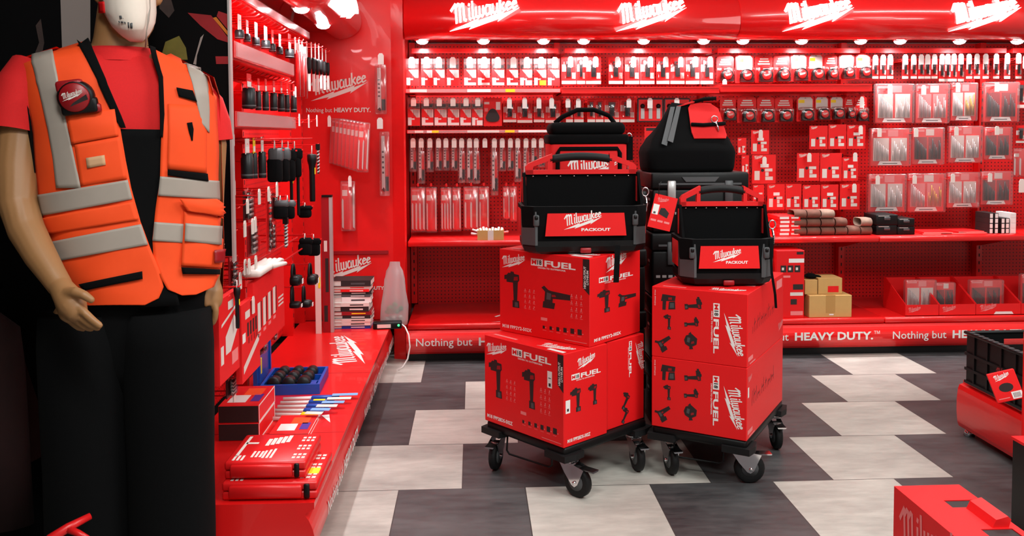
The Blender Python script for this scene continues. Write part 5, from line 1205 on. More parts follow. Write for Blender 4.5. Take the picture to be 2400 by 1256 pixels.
# white glove and big red bit sets low on the wall
def bit_set(w, h, i):
    t = thing('bit_set_pack', '', 'bit set')
    q = MB().box(-w/2, -.02, 0, w/2, 0, h, RPACK); y = -.0206
    if i == 0:
        for k in range(4): q.plate(-w*.38+w*.16*k, h*.28+h*.02*k, -w*.30+w*.16*k, h*.68+h*.02*k, PALE, y)
        for k in range(4): q.plate(-w*.38+w*.16*k, h*.2+.02*h*k, -w*.30+w*.16*k, h*.25+h*.02*k, PINK, y); q.plate(-w*.28+w*.16*k, h*.3+h*.02*k, -w*.26+w*.16*k, h*.68+h*.02*k, DGR, y)
        for k in range(3): q.plate(w*.28, h*(.5-.06*k), w*.46, h*(.53-.06*k), PALE, y)
    elif i == 1:
        q.poly([(-w*.20, h*.30), (w*.05, h*.30), (w*.42, h*.52), (w*.42, h*.60), (w*.25, h*.72), (-w*.2, h*.52)], PALE, y); q.plate(-w*.05, h*.82, w*.22, h*.92, PALE, y); q.plate(-w*.44, h*.22, -w*.3, h*.44, PALE, y)
        q.poly([(-w*.4, h*.66), (w*.4, h*.80), (w*.42, h*.84), (-w*.38, h*.70)], PALE, y).plate(w*.1, h*.12, w*.42, h*.28, PINK, y)
    else:
        q.poly([(-w*.42, h*.10), (w*.44, h*.36), (w*.44, h*.46), (w*.1, h*.36), (-w*.42, h*.20)], PALE, y); q.plate(-w*.30, h*.78, -w*.05, h*.88, PALE, y)
        for k in range(4): q.plate(-w*.2+w*.15*k, h*.54, -w*.12+w*.15*k, h*.72, DGR, y); q.plate(-w*.15+w*.15*k, h*.44, -w*.09+w*.15*k, h*.52, RDK, y)
        q.plate(-w*.46, h*.5, -w*.3, h*.62, WHT, y)
    q.build('printed_card', t); return t
put_left(bit_set, [[580, 640, 655, 800], [498, 690, 546, 885], [552, 700, 596, 880]], -.80, ['wide red bit set with four white printed rows on the left wall', 'nearest red bit set with a pale bit picture beside the mannequin', 'middle red bit set with pale stripe beside the mannequin'], 'red bit sets low on the left wall', False)
put_left(rod_pack,  [[596, 730, 626, 830], [520, 600, 560, 690], [627, 745, 646, 800], [510, 885, 560, 930]], -.84, ['narrow red pack hanging beside the blue case lid', 'near red pack hanging above the big bit sets', 'small dark bit pack above the blue case lid', 'clear red pack low beside the mannequin leg'], 'small red packs low on the left wall')
put_left(torch, [[540, 668, 556, 770]], -.775, ['slim black pen torch hanging before the red bit sets'], 'pen torches')
y, z, w, h = px_rectX(588, 618, 648, 648, -.78)
t = thing('work_glove', 'pale work glove lying across the hooks above the wide bit set', 'glove', (-.80, y, z+.02), pi/2)
q = MB(); q.rbox(-w*.45, -.05, 0, w*.2, .02, .03, PALE, .014, 3)
for k in range(4): q.tube([(w*.15, -.045+.018*k, .016), (w*.35, -.045+.018*k, .02), (w*.48-.01*k, -.045+.018*k, .012)], [.010, .0095, .008], PALE, 8)
q.tube([(-.0, -.05, .016), (w*.12, -.075, .018), (w*.22, -.08, .014)], [.010, .009, .007], PALE, 8); q.build('glove', t)
# ================================================================ open blue socket case on the plinth
ZP = .2505
a = atZ(612, 925, ZP); b_ = atZ(757, 926, ZP)
t = thing('socket_case', 'open blue plastic case of black sockets on the left plinth', 'case', (a.x+.13, a.y-.01, ZP), radians(2))
w, d, h = .26, .30, .045
q = MB().box(-w/2, 0, 0, w/2, d, .008, BLUE)
for c in ((-w/2, 0, -w/2+.012, d), (w/2-.012, 0, w/2, d), (-w/2+.012, 0, w/2-.012, .012), (-w/2+.012, d-.012, w/2-.012, d)): q.box(c[0], c[1], .008, c[2], c[3], h, BLUE)
for k in range(2): q.box(-w/2+.012, .09+.1*k, .008, w/2-.012, .10+.1*k, h*.8, BLUE)
q.box(w*.2, .03, .008, w*.42, .07, h*.9, BLUE); q.build('base', t)
q = MB().box(-w/2-.03, .0, .03, -w/2-.012, d+.02, .36, BLUE).box(-w/2-.012, .02, .05, -w/2-.004, .04, .34, BLUE).box(-w/2-.012, d-.04, .05, -w/2-.004, d-.02, .34, BLUE).box(-w/2-.012, .09, .26, -w/2-.004, .2, .31, BLUE); q.build('lid', t)
MB().box(-w/2-.012, .06, .08, -w/2-.008, .085, .15, YEL).build('lid_label', t)
k = 0
for i in range(3):
    for j in range(3):
        r = .031-.002*j; s = thing('impact_socket', ORD[k]+' black socket lying in the open blue case, counted from the near left', 'socket', Vector((a.x+.13, a.y-.01, ZP))+Vector((-w/2+.05+.066*i, .055+.098*j, .0085)), 0, 'black sockets in the blue case')
        q = MB(); q.lathe([(0, -.03), (r*.9, -.03), (r, -.026), (r, .015), (r*.85, .02), (r*.85, .03), (r*.4, .03), (r*.4, .01), (0, .01)], BSOC, 18, 'y', (0, 0, r)); q.build('socket_body', s); k += 1
# ================================================================ small goods on the plinth
def plinth_box(label, x0, y0, x1, y1, ytop, d, mt_front, white=True, z=ZP, hgt=None):
    p = atZ(x0, y1, z); r = atZ(x1, y1, z); w = r.x-p.x; h = hgt or (atY((x0+x1)/2, ytop, p.y).z-z)
    t = thing('glove_box', label, 'box', ((p.x+r.x)/2, p.y, z), 0, 'printed boxes on the left plinth')
    q = MB().rbox(-w/2, 0, 0, w/2, d, h, RPACK, .002, 1, False); q.build('carton', t)
    q = MB().box(-w/2+.002, -.0012, .002, w/2-.002, -.0002, h-.002, mt_front)
    if white: q.box(w/2+.0002, 0, 0, w/2+.0012, .004, h, WHT).box(w/2+.0002, d-.004, 0, w/2+.0012, d, h, WHT).box(w/2+.0002, .004, 0, w/2+.0012, d-.004, .004, WHT).box(w/2+.0002, .004, h-.004, w/2+.0012, d-.004, h, WHT)
    q.box(-w*.35, d*.15, h+.0002, w*.1, d*.5, h+.0012, WHT).box(-w*.1, d*.5, h+.0002, w*.35, d*.85, h+.0012, ORG).box(w*.2, d*.2, h+.0002, w*.42, d*.55, h+.0012, PURP); q.build('printing', t); return h
h1 = plinth_box('lower dark fronted red box beside the mannequin leg', 512, 0, 606, 1034, 0, .26, DGR, hgt=.066)
p = atZ(512, 1034, ZP); r = atZ(606, 1034, ZP)
t0 = bpy.data.objects[[o.name for o in bpy.data.objects if o.get('label') == 'lower dark fronted red box beside the mannequin leg'][0]]
copy_tree(t0, (t0.location.x, t0.location.y+.004, ZP+.0675), 0, 'upper dark fronted red box beside the mannequin leg')
plinth_box('low dark fronted red box with white edges in front of steel tubes', 630, 0, 722, 1029, 0, .22, DGR, hgt=.02)
for k in range(6):
    p = atZ(640, 940+k*9, ZP); yb = p.y
    t = thing('measuring_rod', ['farthest', 'second', 'third', 'fourth', 'fifth', 'nearest'][k]+' white steel rod of the bundle lying across the left plinth', 'rod', (-.83, yb, ZP), radians(3-2*k), 'white steel rods on the plinth')
    q = MB(); q.lathe([(0, 0), (.008, 0), (.008, .20), (0, .20)], BLADE, 10, 'x', (0, 0, .0085)); q.build('tube', t)
    q = MB(); q.rbox(.12, -.013, 0, .24-.012*k, .013, .018, BLUE if k < 4 else YEL, .004, 1); q.build('grip', t)
    if k in (1, 4): MB().box(.14, -.011, .0182, .19, .009, .019, YEL).build('yellow_label', t)
    q = MB().box(.21-.012*k, -.016, .019+.003*k, .32-.02*k, .016, .0205+.003*k, PALE if k % 2 else LBLU); q.build('hang_card', t)
p = atZ(765, 985, ZP)
t = thing('paper_corner', 'white torn paper corner lying on the red plinth', 'paper', (p.x, p.y, ZP+.0005)); MB().prismz([(-.03, .06), (.0, .07), (.02, -.03)], 0, .001, WHT).build('sheet', t)
# two red bit cases stacked at the near end
def bit_case(label, x0, x1, y, z, d, h, top):
    w = x1-x0; t = thing('bit_case', label, 'case', ((x0+x1)/2, y, z), radians(-1), 'red bit cases at the near end of the plinth')
    q = MB(); q.rbox(-w/2, 0, 0, w/2, d, h*.48, RPLAS, .008, 2); q.build('base', t)
    q = MB(); q.rbox(-w/2, 0, h*.5, w/2, d, h, RPLAS, .008, 2).rbox(-w*.42, -.012, h*.15, w*.34, .004, h*.85, RPLAS, .005, 1).rbox(w*.36, -.008, h*.1, w*.42, .002, h*.9, BLK, .003, 1); q.build('lid', t)
    q = MB(); P, rect = frame(q, (-w/2, 0, h), (1, 0, 0), (0, 1, 0)); r = random.Random(5)
    rect(w*.08, d*.2, w*.12, d*.9, PALE, .0008); rect(w*.1, d*.62, w*.26, d*.68, PALE, .0008)
    for k in range(5): rect(w*(.36+.06*k), d*(.55+.03*k), w*(.41+.06*k), d*(.8+.03*k), PALE, .0008)
    for k in range(3): rect(w*(.42+.05*k), d*.12, w*(.45+.05*k), d*(.38+.03*k), PALE, .0008); rect(w*(.08+.05*k), d*.05, w*(.11+.05*k), d*.22, PALE, .0008); rect(w*(.28+.05*k), d*.15, w*(.31+.05*k), d*.36, PALE, .0008)
    for b_ in (.1, .4, .7):
        for i in range(3):
            for j in range(2): rect(w*(.80+.06*i), d*(b_+.1*j), w*(.84+.06*i), d*(b_+.06+.1*j), PALE, .0008)
    if not top: rect(w*.86, d*.24, w*.97, d*.42, YEL, .0009)
    q.build('printing', t); return t
xl = atZ(505, 1195, ZP).x; xr = atZ(745, 1190, ZP).x
bit_case('lower red bit case with a yellow sticker at the near end of the plinth', xl, xr-.012, 2.725, ZP, .27, .058, False)
bit_case('upper red bit case printed with pale bits at the near end of the plinth', xl+.002, xr-.052, 2.75, ZP+.0585, .26, .056, True)
# ================================================================ far left corner
def books():
    r = random.Random(11); z = ZP; cols_ = [BLUE, PALE, PALE, DGR, RDK, DGR, PALE, WHT, GRYP, DGR, RPACK, PALE, DGR]
    nm = ['blue', 'pale', 'cream', 'dark', 'dark red', 'black', 'beige', 'thick white', 'grey', 'charcoal', 'red', 'light', 'black topmost']
    th = [.02, .022, .018, .02, .022, .03, .022, .034, .014, .016, .016, .018, .034]
    a = atY(776, 760, 5.20); b_ = atY(872, 760, 5.20)
    for k in range(13):
        w = .225+.012*r.random(); d = .17
        t = thing('book', nm[k]+' catalogue, '+ORD[k]+' from the bottom of the pile in the corner', 'book', ((a.x+b_.x)/2+.012*(r.random()-.5), 5.16+.01*r.random(), z), .10*(r.random()-.4), 'catalogues piled in the corner')
        q = MB().box(-w/2+.003, .003, .002, w/2-.002, d-.002, th[k]-.002, PALE); q.build('pages', t)
        q = MB().box(-w/2, 0, 0, w/2, d, .002, cols_[k]).box(-w/2, 0, th[k]-.002, w/2, d, th[k], cols_[k]).box(-w/2+.06, 0, .002, w/2, .0025, th[k]-.002, cols_[k]); q.build('cover', t)
        q = MB().plate(w*.0, th[k]*.3, w*.35, th[k]*.6, [WHT, DGR, DGR, WHT, YEL, PALE, DGR, GRYP, WHT, PALE, WHT, RPACK, GRYP][k], -.0004); q.build('spine_label', t); z += th[k]+.0004
books()
# transparent bag with green pieces
a = atY(926, 735, 5.25); t = thing('plastic_bag', 'tall clear plastic bag holding green pieces in the corner', 'bag', (a.x-.008, 5.27, ZP))
q = MB(); rows = [(0, .075, .05), (.03, .085, .055), (.12, .082, .05), (.2, .07, .04), (.28, .062, .03), (.33, .050, .02), (.36, .035, .012), (.385, .03, .01)]; V = []; n = 18; rr = random.Random(2)
for z, a_, b2 in rows:
    for k in range(n): c = 1+.13*(rr.random()-.5); V.append((a_*cos(2*pi*k/n)*c+.02*z, b2*sin(2*pi*k/n)*c, z))
F = [tuple(reversed(range(n)))]+[(i*n+k, i*n+(k+1) % n, (i+1)*n+(k+1) % n, (i+1)*n+k) for i in range(len(rows)-1) for k in range(n)]
q.add(V, F, CLRB, True); q.build('film', t)
q = MB()
for k in range(14): q.lathe([(0, -.014), (.012, -.008), (.014, .004), (0, .014)], GRN, 8, 'z', (-.045+.09*rr.random(), -.02+.035*rr.random(), .075+.05*rr.random()))
q.build('green_pieces', t)
q = MB()
for k in range(12): q.lathe([(0, -.014), (.014, -.006), (.013, .006), (0, .014)], PALE, 7, 'z', (-.045+.09*rr.random(), -.02+.04*rr.random(), .02+.04*rr.random()))
q.build('pale_pieces', t)
a = atY(913, 752, 5.12)
t = thing('power_adapter', 'black power adapter with white cable on the end of the plinth', 'adapter', (a.x-.015, 5.14, ZP), radians(4))
q = MB(); q.rbox(-.085, 0, 0, .085, .07, .04, BLK, .006, 2); q.build('body', t); MB().box(-.06, -.001, .008, .02, -.0002, .03, PALE).build('rating_label', t)
q = MB(); q.lathe([(0, -.004), (.007, -.003), (.007, .001)], LED, 12, 'y', (.066, 0, .022)); q.build('indicator', t)
q = MB(); q.tube([(.085, .03, .02), (.105, .0, .01), (.125, -.03, -.03), (.132, -.04, -.10), (.118, -.045, -.17), (.09, -.05, -.215), (.062, -.05, -.235)], .0045, WHT, 8); q.build('cable', t)
# spirit level and white board leaning in the corner
def leaning(name, label, cat, x0, x1, ytop, Y, build):
    a = atY(x0, 762, Y); b_ = atY(x1, 762, Y); zt = atY((x0+x1)/2, ytop, Y).z
    t = thing(name, label, cat, ((a.x+b_.x)/2, Y, ZP)); build(t, b_.x-a.x, zt-ZP); return t
def lvl(t, w, h):
    q = MB().box(-w/2, 0, 0, w*.22, .03, h, RDK); q.build('red_body', t); MB().box(w*.22, -.002, 0, w/2, .032, h, SILV).build('steel_edge', t)
    MB().box(-w*.35, -.001, h*.08, -w*.02, -.0002, h*.2, DGR).build('barcode_label', t); MB().box(-w*.30, -.001, h*.60, w*.0, -.0002, h*.68, PALE).build('vial', t); MB().box(-w*.45, -.004, h, w*.5, .034, h+.012, BLK).build('end_cap', t); MB().box(-w*.2, -.001, h*.3, w*.1, -.0002, h*.55, DGR).build('hand_hole', t)
leaning('spirit_level', 'long dark red spirit level standing upright in the corner', 'spirit level', 757, 782, 462, 5.08, lvl)
def brd(t, w, h):
    MB().box(-w/2, 0, 0, w/2, .012, h, PALE).build('board', t); MB().box(w*.05, -.001, h*.5, w*.46, -.0002, h*.62, YEL).build('yellow_label', t)
leaning('white_strip', 'narrow white board standing upright beside the spirit level', 'board', 740, 753, 568, 5.05, brd)
# packs hanging on the corner panel
def fan():
    for k in range(8):
        x, z, w, h = px_rect(772+10*k, 277+1.5*k, 806+9*k, 384+2.5*k, 5.38-.006*k)
        t = big_pack(w, h, 1 if k < 7 else 3, 0); t.location = (x, 5.38-.0235*k, z); t['label'] = ORD[k]+' clear blade sleeve from the left in the fan on the corner panel'; t['group'] = 'blade sleeves fanned on the corner panel'; t.rotation_euler = (0, radians(3), radians(-8))
fan()
def single(rect, builder, label, rot=0):
    x, z, w, h = px_rect(*rect, 5.36); t = builder(w, h); t.location = (x, 5.38, z); t['label'] = label; t['group'] = 'packs hanging on the corner panel'; return t
single((799, 424, 832, 542), lambda w, h: big_pack(w, h, 2, 0), 'narrow clear blade pack hanging low on the corner panel')
single((879, 150, 905, 268), lambda w, h: long_blade(w, h, 0), 'long pale saw blade pack high on the corner panel')
single((890, 308, 912, 460), lambda w, h: long_blade(w, h, 0), 'long dark saw blade pack on the right of the corner panel')
for k, (x, y) in enumerate(((894, 140), (892, 290), (774, 285), (822, 425))):
    a = atY(x, y+12, 5.33); hook(['white tagged hook over the long pale blade pack', 'white tagged hook over the long dark blade pack', 'white tagged hook at the fan of blade sleeves', 'white tagged hook over the narrow blade pack'][k], a.x, 5.30, a.z, .035 if k < 2 else .02, .07, back=5.42, group='hooks on the corner panel')
# ================================================================ dressed mannequin
man = thing('mannequin', 'shop mannequin in orange reflective vest, red t-shirt, black trousers and white mask', 'mannequin', (-1.02, 2.58, 0))
MO = Vector((-1.02, 2.58, 0))
def W(px, py, Y): return atY(px, py, Y)
def loft(rings, n=40, cap=True):
    # rings of (centre, half axis A, half axis B) -> vertices, faces
    V = []; F = []
    for C, A, B, e in rings:
        for k in range(n):
            a = 2*pi*k/n; ca, sa = cos(a), sin(a)
            V.append(C+A*(abs(ca)**e*(1 if ca >= 0 else -1))+B*(abs(sa)**e*(1 if sa >= 0 else -1)))
    for i in range(len(rings)-1): F += [(i*n+k, i*n+(k+1) % n, (i+1)*n+(k+1) % n, (i+1)*n+k) for k in range(n)]
    if cap: F += [tuple(reversed(range(n))), tuple(range((len(rings)-1)*n, len(rings)*n))]
    return V, F
# torso rows given by the silhouette left and right, with depths (the mannequin is turned a little)
TR = [((214, 96), (348, 112), .060), ((150, 112), (405, 136), .082), ((58, 142), (486, 180), .105), ((62, 190), (500, 226), .132), ((76, 290), (503, 300), .150), ((90, 400), (505, 400), .150), ((100, 500), (508, 492), .150), ((128, 600), (510, 590), .156), ((165, 670), (508, 655), .158), ((190, 722), (505, 705), .158)]
YL, YR = 2.52, 2.66
def torso(shrink, rows=TR):
    out = []
    for (l, r, b) in rows:
        k = min(1, (r[0]-l[0])/420); L = W(*l, 2.59+(YL-2.59)*k); R = W(*r, 2.59+(YR-2.59)*k); C = (L+R)/2; A = (R-L)/2; ln = A.length
        A = A*((ln-shrink)/ln); B = Vector((A.y, -A.x, 0)).normalized()*(b-shrink); out.append((C, A, B, .82))
    return out
vb_v, vb_f = loft(torso(0), 72); VEST_BVH = BVHTree.FromPolygons([v[:] for v in vb_v], vb_f)
def limb(pts, n=16):
    # pts: (world point, radius)
    out = []; P = [p for p, r in pts]
    for i, (p, r) in enumerate(pts):
        t = (P[min(i+1, len(P)-1)]-P[max(i-1, 0)]).normalized(); a = t.cross(Vector((0, 1, .1))).normalized(); b_ = t.cross(a)
        out.append((p, a*r, b_*r, 1.0))
    # rounded ends
    p0, r0 = pts[0]; t = (P[0]-P[1]).normalized(); a, b_ = out[0][1]/r0, out[0][2]/r0
    out.insert(0, (p0+t*r0*.8, a*r0*.5, b_*r0*.5, 1.0))
    p1, r1 = pts[-1]; t = (P[-1]-P[-2]).normalized(); a, b_ = out[-1][1]/r1, out[-1][2]/r1
    out.append((p1+t*r1*.45, a*r1*.85, b_*r1*.85, 1.0)); out.append((p1+t*r1*.85, a*r1*.45, b_*r1*.45, 1.0))
    return loft(out, n)
body = MB()
def addb(vf): body.add(vf[0], vf[1], SKIN, True)
addb(loft(torso(.035), 40))
# neck and head, face turned towards the right of the picture
fd = Vector((sin(radians(22)), -cos(radians(22)), 0)); sd = Vector((cos(radians(22)), sin(radians(22)), 0))
def hring(px, py, Y, a, b_): return (W(px, py, Y), sd*a, fd*b_, .95)
addb(loft([hring(280, 150, 2.60, .10, .07), hring(281, 120, 2.60, .080, .068), hring(283, 90, 2.60, .073, .066), hring(286, 50, 2.60, .070, .066), hring(290, 10, 2.60, .068, .068)], 28))
addb(loft([hring(316, 96, 2.565, .018, .030), hring(312, 88, 2.568, .040, .058), hring(306, 66, 2.575, .062, .088), hring(302, 36, 2.585, .072, .100), hring(300, -5, 2.59, .077, .106), hring(299, -45, 2.59, .080, .108), hring(298, -80, 2.59, .078, .104), hring(298, -115, 2.59, .062, .085), hring(298, -136, 2.59, .032, .045)], 32))
hc = W(300, -20, 2.59)
addb(limb([(hc+fd*.090+Vector((0, 0, .035)), .010), (hc+fd*.118+Vector((0, 0, -.010)), .014), (hc+fd*.100+Vector((0, 0, -.02)), .012)], 10))
for s in (-1, 1):
    addb(limb([(hc+sd*s*.034+fd*.088+Vector((0, 0, .035)), .012), (hc+sd*s*.040+fd*.088+Vector((0, 0, .036)), .012)], 10))
    addb(limb([(hc+sd*s*.080-fd*.01+Vector((0, 0, .03)), .014), (hc+sd*s*.086-fd*.015+Vector((0, 0, .0)), .016), (hc+sd*s*.080-fd*.008+Vector((0, 0, -.025)), .011)], 10))
# arm on the left of the picture
def LP(l): return [(W(x, y, Y), r) for x, y, Y, r in l]
addb(limb(LP([(95, 185, 2.54, .070), (66, 235, 2.52, .066), (46, 320, 2.49, .060), (40, 400, 2.46, .056), (42, 480, 2.43, .050), (62, 540, 2.40, .047), (95, 600, 2.36, .041), (124, 645, 2.33, .034), (142, 672, 2.315, .031)])))
addb(limb(LP([(142, 672, 2.31, .029), (156, 692, 2.295, .034), (170, 716, 2.285, .036), (178, 730, 2.28, .030)])))
addb(limb(LP([(150, 690, 2.305, .028), (160, 716, 2.30, .030), (162, 734, 2.295, .026)])))
for f in ([(180, 714, 2.272, .0125), (198, 733, 2.262, .0112), (216, 749, 2.258, .0102), (234, 763, 2.256, .0088)], [(174, 726, 2.279, .0125), (193, 746, 2.270, .0112), (212, 761, 2.266, .0102), (229, 769, 2.264, .0088)], [(166, 735, 2.288, .0120), (183, 753, 2.281, .0108), (200, 766, 2.277, .0098), (214, 771, 2.275, .0084)], [(157, 741, 2.298, .0110), (171, 757, 2.293, .0098), (185, 768, 2.290, .0088), (197, 771, 2.288, .0074)]): addb(limb(LP(f), 12))
addb(limb(LP([(158, 686, 2.275, .0150), (178, 684, 2.262, .0138), (198, 692, 2.258, .0122), (214, 703, 2.258, .0100)]), 12))
# far arm, mostly hidden behind the vest
addb(limb(LP([(440, 225, 2.66, .052), (480, 270, 2.68, .050), (494, 340, 2.68, .047), (492, 420, 2.68, .044), (492, 480, 2.68, .041), (494, 560, 2.66, .037), (494, 630, 2.63, .030), (494, 660, 2.62, .026)])))
addb(limb(LP([(494, 660, 2.62, .027), (497, 685, 2.61, .032), (498, 705, 2.605, .030)])))
for k in range(4): addb(limb(LP([(502-3*k, 705, 2.59+.016*k, .0105), (506-4*k, 728, 2.585+.016*k, .0098), (504-4*k, 746, 2.588+.016*k, .0088), (499-4*k, 758-2*k, 2.592+.016*k, .0078)]), 12))
addb(limb(LP([(486, 676, 2.585, .012), (480, 696, 2.575, .011), (482, 714, 2.572, .0092)]), 12))
# legs under the trousers and feet
for x, dy in ((-1.135, -.02), (-.905, .02)):
    addb(limb([(Vector((x, 2.57+dy, .86)), .10), (Vector((x, 2.57+dy, .70)), .088), (Vector((x, 2.57+dy, .50)), .062), (Vector((x, 2.58+dy, .35)), .060), (Vector((x, 2.59+dy, .14)), .042), (Vector((x, 2.59+dy, .09)), .042)]))
    addb(limb([(Vector((x, 2.62+dy, .075)), .042), (Vector((x, 2.52+dy, .065)), .044), (Vector((x, 2.44+dy, .05)), .034)]))
bo = body.build('body'); md = bo.modifiers.new('union', 'REMESH'); md.mode = 'VOXEL'; md.voxel_size = .0042; md.use_smooth_shade = True
ms = bo.modifiers.new('soften', 'SMOOTH'); ms.factor = .5; ms.iterations = 4
dg = bpy.context.evaluated_depsgraph_get(); dg.update()
me = bpy.data.meshes.new_from_object(bo.evaluated_get(dg)); bo.modifiers.clear(); bo.data = me
me.materials.clear(); me.materials.append(SKIN); me.polygons.foreach_set('material_index', [0]*len(me.polygons)); me.polygons.foreach_set('use_smooth', [True]*len(me.polygons))
bo.parent = man; bo.matrix_parent_inverse = Matrix.Translation(-MO)
def child(q, name, parent=None):
    o = q.build(name); o.parent = parent or man
    if parent is None: o.matrix_parent_inverse = Matrix.Translation(-MO)
    return o
# base plate
q = MB(); q.lathe([(0, 0), (.22, 0), (.22, .008), (.215, .012), (0, .012)], GRYP, 36, 'z', (-1.02, 2.57, 0)); child(q, 'base_plate')
# t-shirt
q = MB(); v, f = loft(torso(.016, [((196, 124), (366, 136), .085)]+TR[2:9]), 48); q.add(v, f, RFAB, True)
nk = [hring(281, 146, 2.60, .112, .092), hring(281, 124, 2.60, .092, .082), hring(282, 113, 2.60, .084, .076), hring(282, 117, 2.60, .079, .072)]; v, f = loft(nk, 32, False); q.add(v, f, RFAB, True)
for l in ([(96, 178, 2.55, .088), (66, 215, 2.52, .086), (48, 262, 2.505, .082), (38, 312, 2.49, .080)], [(448, 226, 2.66, .066), (478, 255, 2.68, .064), (494, 295, 2.685, .060), (500, 332, 2.685, .058)]):
    pts = LP(l); out = []; P = [p for p, r in pts]
    for i, (p, r) in enumerate(pts):
        t = (P[min(i+1, 3)]-P[max(i-1, 0)]).normalized(); a = t.cross(Vector((0, 1, .1))).normalized(); b_ = t.cross(a); out.append((p, a*r, b_*r, 1.))
    v, f = loft(out, 24, False); q.add(v, f, RFAB, True)
child(q, 't_shirt')
# black bib trousers
q = MB(); rows = [((112, 560), (508, 550), .150), ((140, 640), (509, 630), .156), ((158, 720), (506, 705), .150), ((150, 790), (506, 780), .140), ((146, 850), (506, 840), .130), ((152, 900), (500, 890), .110)]
v, f = loft(torso(.012, rows), 48); q.add(v, f, BFAB, True)
for x, dy, w in ((-1.118, -.02, 1), (-.890, .0, 1)):
    V_ = [(Vector((x, 2.55+dy, z)), Vector((r, 0, 0)), Vector((0, -r*1.0, 0)), .9) for z, r in ((.90, .118), (.80, .124), (.62, .122), (.45, .118), (.25, .118), (.10, .116), (.06, .112))]
    v, f = loft(V_, 28); q.add(v, f, BFAB, True)
tr_o = child(q, 'bib_trousers')
def proj(px, py, off):
    d = ray(px, py).normalized(); loc, nor, idx, dist = VEST_BVH.ray_cast(EYE, d)
    if loc is None:
        p = atY(px, py, 2.58); l2, n2, i2, d2 = VEST_BVH.find_nearest(p); return atY(px, py, l2.y)
    if nor.dot(d) > 0: nor = -nor
    nor = (nor-d*.6).normalized()
    return loc+nor*off
def lerp_line(P, t):
    n = len(P)-1; s = min(t*n, n-1e-6); i = int(s); u = s-i; return (P[i][0]*(1-u)+P[i+1][0]*u, P[i][1]*(1-u)+P[i+1][1]*u)
def patch(q, Lp, Rp, off, mt, m_=24, n=14, thick=.004, bulge=0., wr=0.):
    V = []; r = random.Random(len(Lp)*7+n)
    ph = r.random()*6
    for layer in (0, 1):
        for i in range(m_+1):
            a = lerp_line(Lp, i/m_); b_ = lerp_line(Rp, i/m_)
            for j in range(n+1):
                u = j/n; px = a[0]*(1-u)+b_[0]*u; py = a[1]*(1-u)+b_[1]*u
                o = off+bulge*sin(pi*u)*sin(pi*i/m_)+wr*(sin(px*.055+py*.021+ph)*.5+sin(px*.02-py*.05+ph*2)*.5)
                V.append(proj(px, py, o-(thick if layer else 0)))
    N = (m_+1)*(n+1); F = []
    for i in range(m_):
        for j in range(n):
            k = i*(n+1)+j; F.append((k, k+1, k+n+2, k+n+1)); F.append((N+k, N+k+n+1, N+k+n+2, N+k+1))
    rim = [j for j in range(n+1)]+[i*(n+1)+n for i in range(1, m_+1)]+[m_*(n+1)+j for j in range(n-1, -1, -1)]+[i*(n+1) for i in range(m_-1, 0, -1)]
    for a in range(len(rim)): b_ = rim[(a+1) % len(rim)]; F.append((rim[a], N+rim[a], N+b_, b_))
    q.add(V, F, mt, True); return q
# bib
q = MB(); patch(q, [(268, 302), (285, 400), (300, 500), (330, 600), (330, 720)], [(388, 304), (385, 400), (378, 500), (395, 600), (420, 715)], .010, BFAB, 20, 10, .006)
child(q, 'bib_front')
# vest: two front panels, back shell, then bands and pockets as sub parts
VW = .002
q = MB()
RL = [(52, 140), (66, 215), (80, 300), (90, 390), (97, 470), (108, 545), (128, 605), (152, 655), (175, 690), (195, 708), (212, 713)]
RR = [(196, 96), (236, 185), (280, 285), (295, 375), (308, 440), (330, 520), (352, 580), (374, 635), (383, 672), (372, 698), (340, 714)]
LL = [(352, 110), (376, 185), (379, 270), (376, 350), (374, 420), (364, 490), (357, 560), (360, 610), (376, 650), (392, 678), (425, 692)]
LR = [(488, 178), (499, 215), (501, 290), (503, 360), (504, 430), (508, 500), (510, 560), (509, 610), (505, 645), (494, 672), (455, 690)]
patch(q, RL, RR, .014, ORG, 60, 26, .006, wr=.0022); patch(q, LL, LR, .014, ORG, 60, 18, .006, wr=.0022)
# shoulder yokes and back
bk = torso(-.018); V = []; n = 40
for (C, A, B, e) in bk[1:]:
    for k in range(n+1):
        a = pi*.97+pi*1.06*k/n; ca, sa = cos(a), sin(a); V.append(C+A*(abs(ca)**e*(1 if ca >= 0 else -1))+B*(abs(sa)**e*(1 if sa >= 0 else -1)))
F = [(i*(n+1)+k, i*(n+1)+k+1, (i+1)*(n+1)+k+1, (i+1)*(n+1)+k) for i in range(len(bk)-2) for k in range(n)]
V2 = [v+Vector((0, .005, 0)) for v in V]; N = len(V); F += [tuple(N+i for i in reversed(f)) for f in F[:len(F)]]
q.add(V+V2, F, ORG, True)
vest = child(q, 'safety_vest')
vest.matrix_parent_inverse = Matrix.Translation(-MO)
def sub(name, Lp, Rp, off, mt, m_=14, n=14, thick=.002, bulge=0., label=None):
    q = MB(); patch(q, Lp, Rp, off, mt, m_, n, thick, bulge); o = q.build(name); o.parent = vest
    if label: o['label'] = label
    return o
sub('reflective_band', [(79, 137), (100, 220), (118, 300), (130, 370), (138, 440)], [(127, 124), (142, 200), (160, 290), (176, 360), (193, 440)], .0175, REFL, 30, 8, .003)
sub('reflective_band', [(96, 456), (105, 505)], [(300, 421), (311, 466)], .0185, REFL, 8, 26, .003)
sub('reflective_band', [(120, 566), (143, 610)], [(331, 525), (347, 573)], .0185, REFL, 8, 26, .003)
sub('reflective_band', [(430, 148), (447, 200), (460, 260), (467, 290)], [(475, 166), (481, 210), (484, 260), (483, 312)], .0175, REFL, 20, 8, .003)
sub('reflective_band', [(374, 413), (369, 458)], [(503, 424), (505, 468)], .0185, REFL, 8, 18, .003)
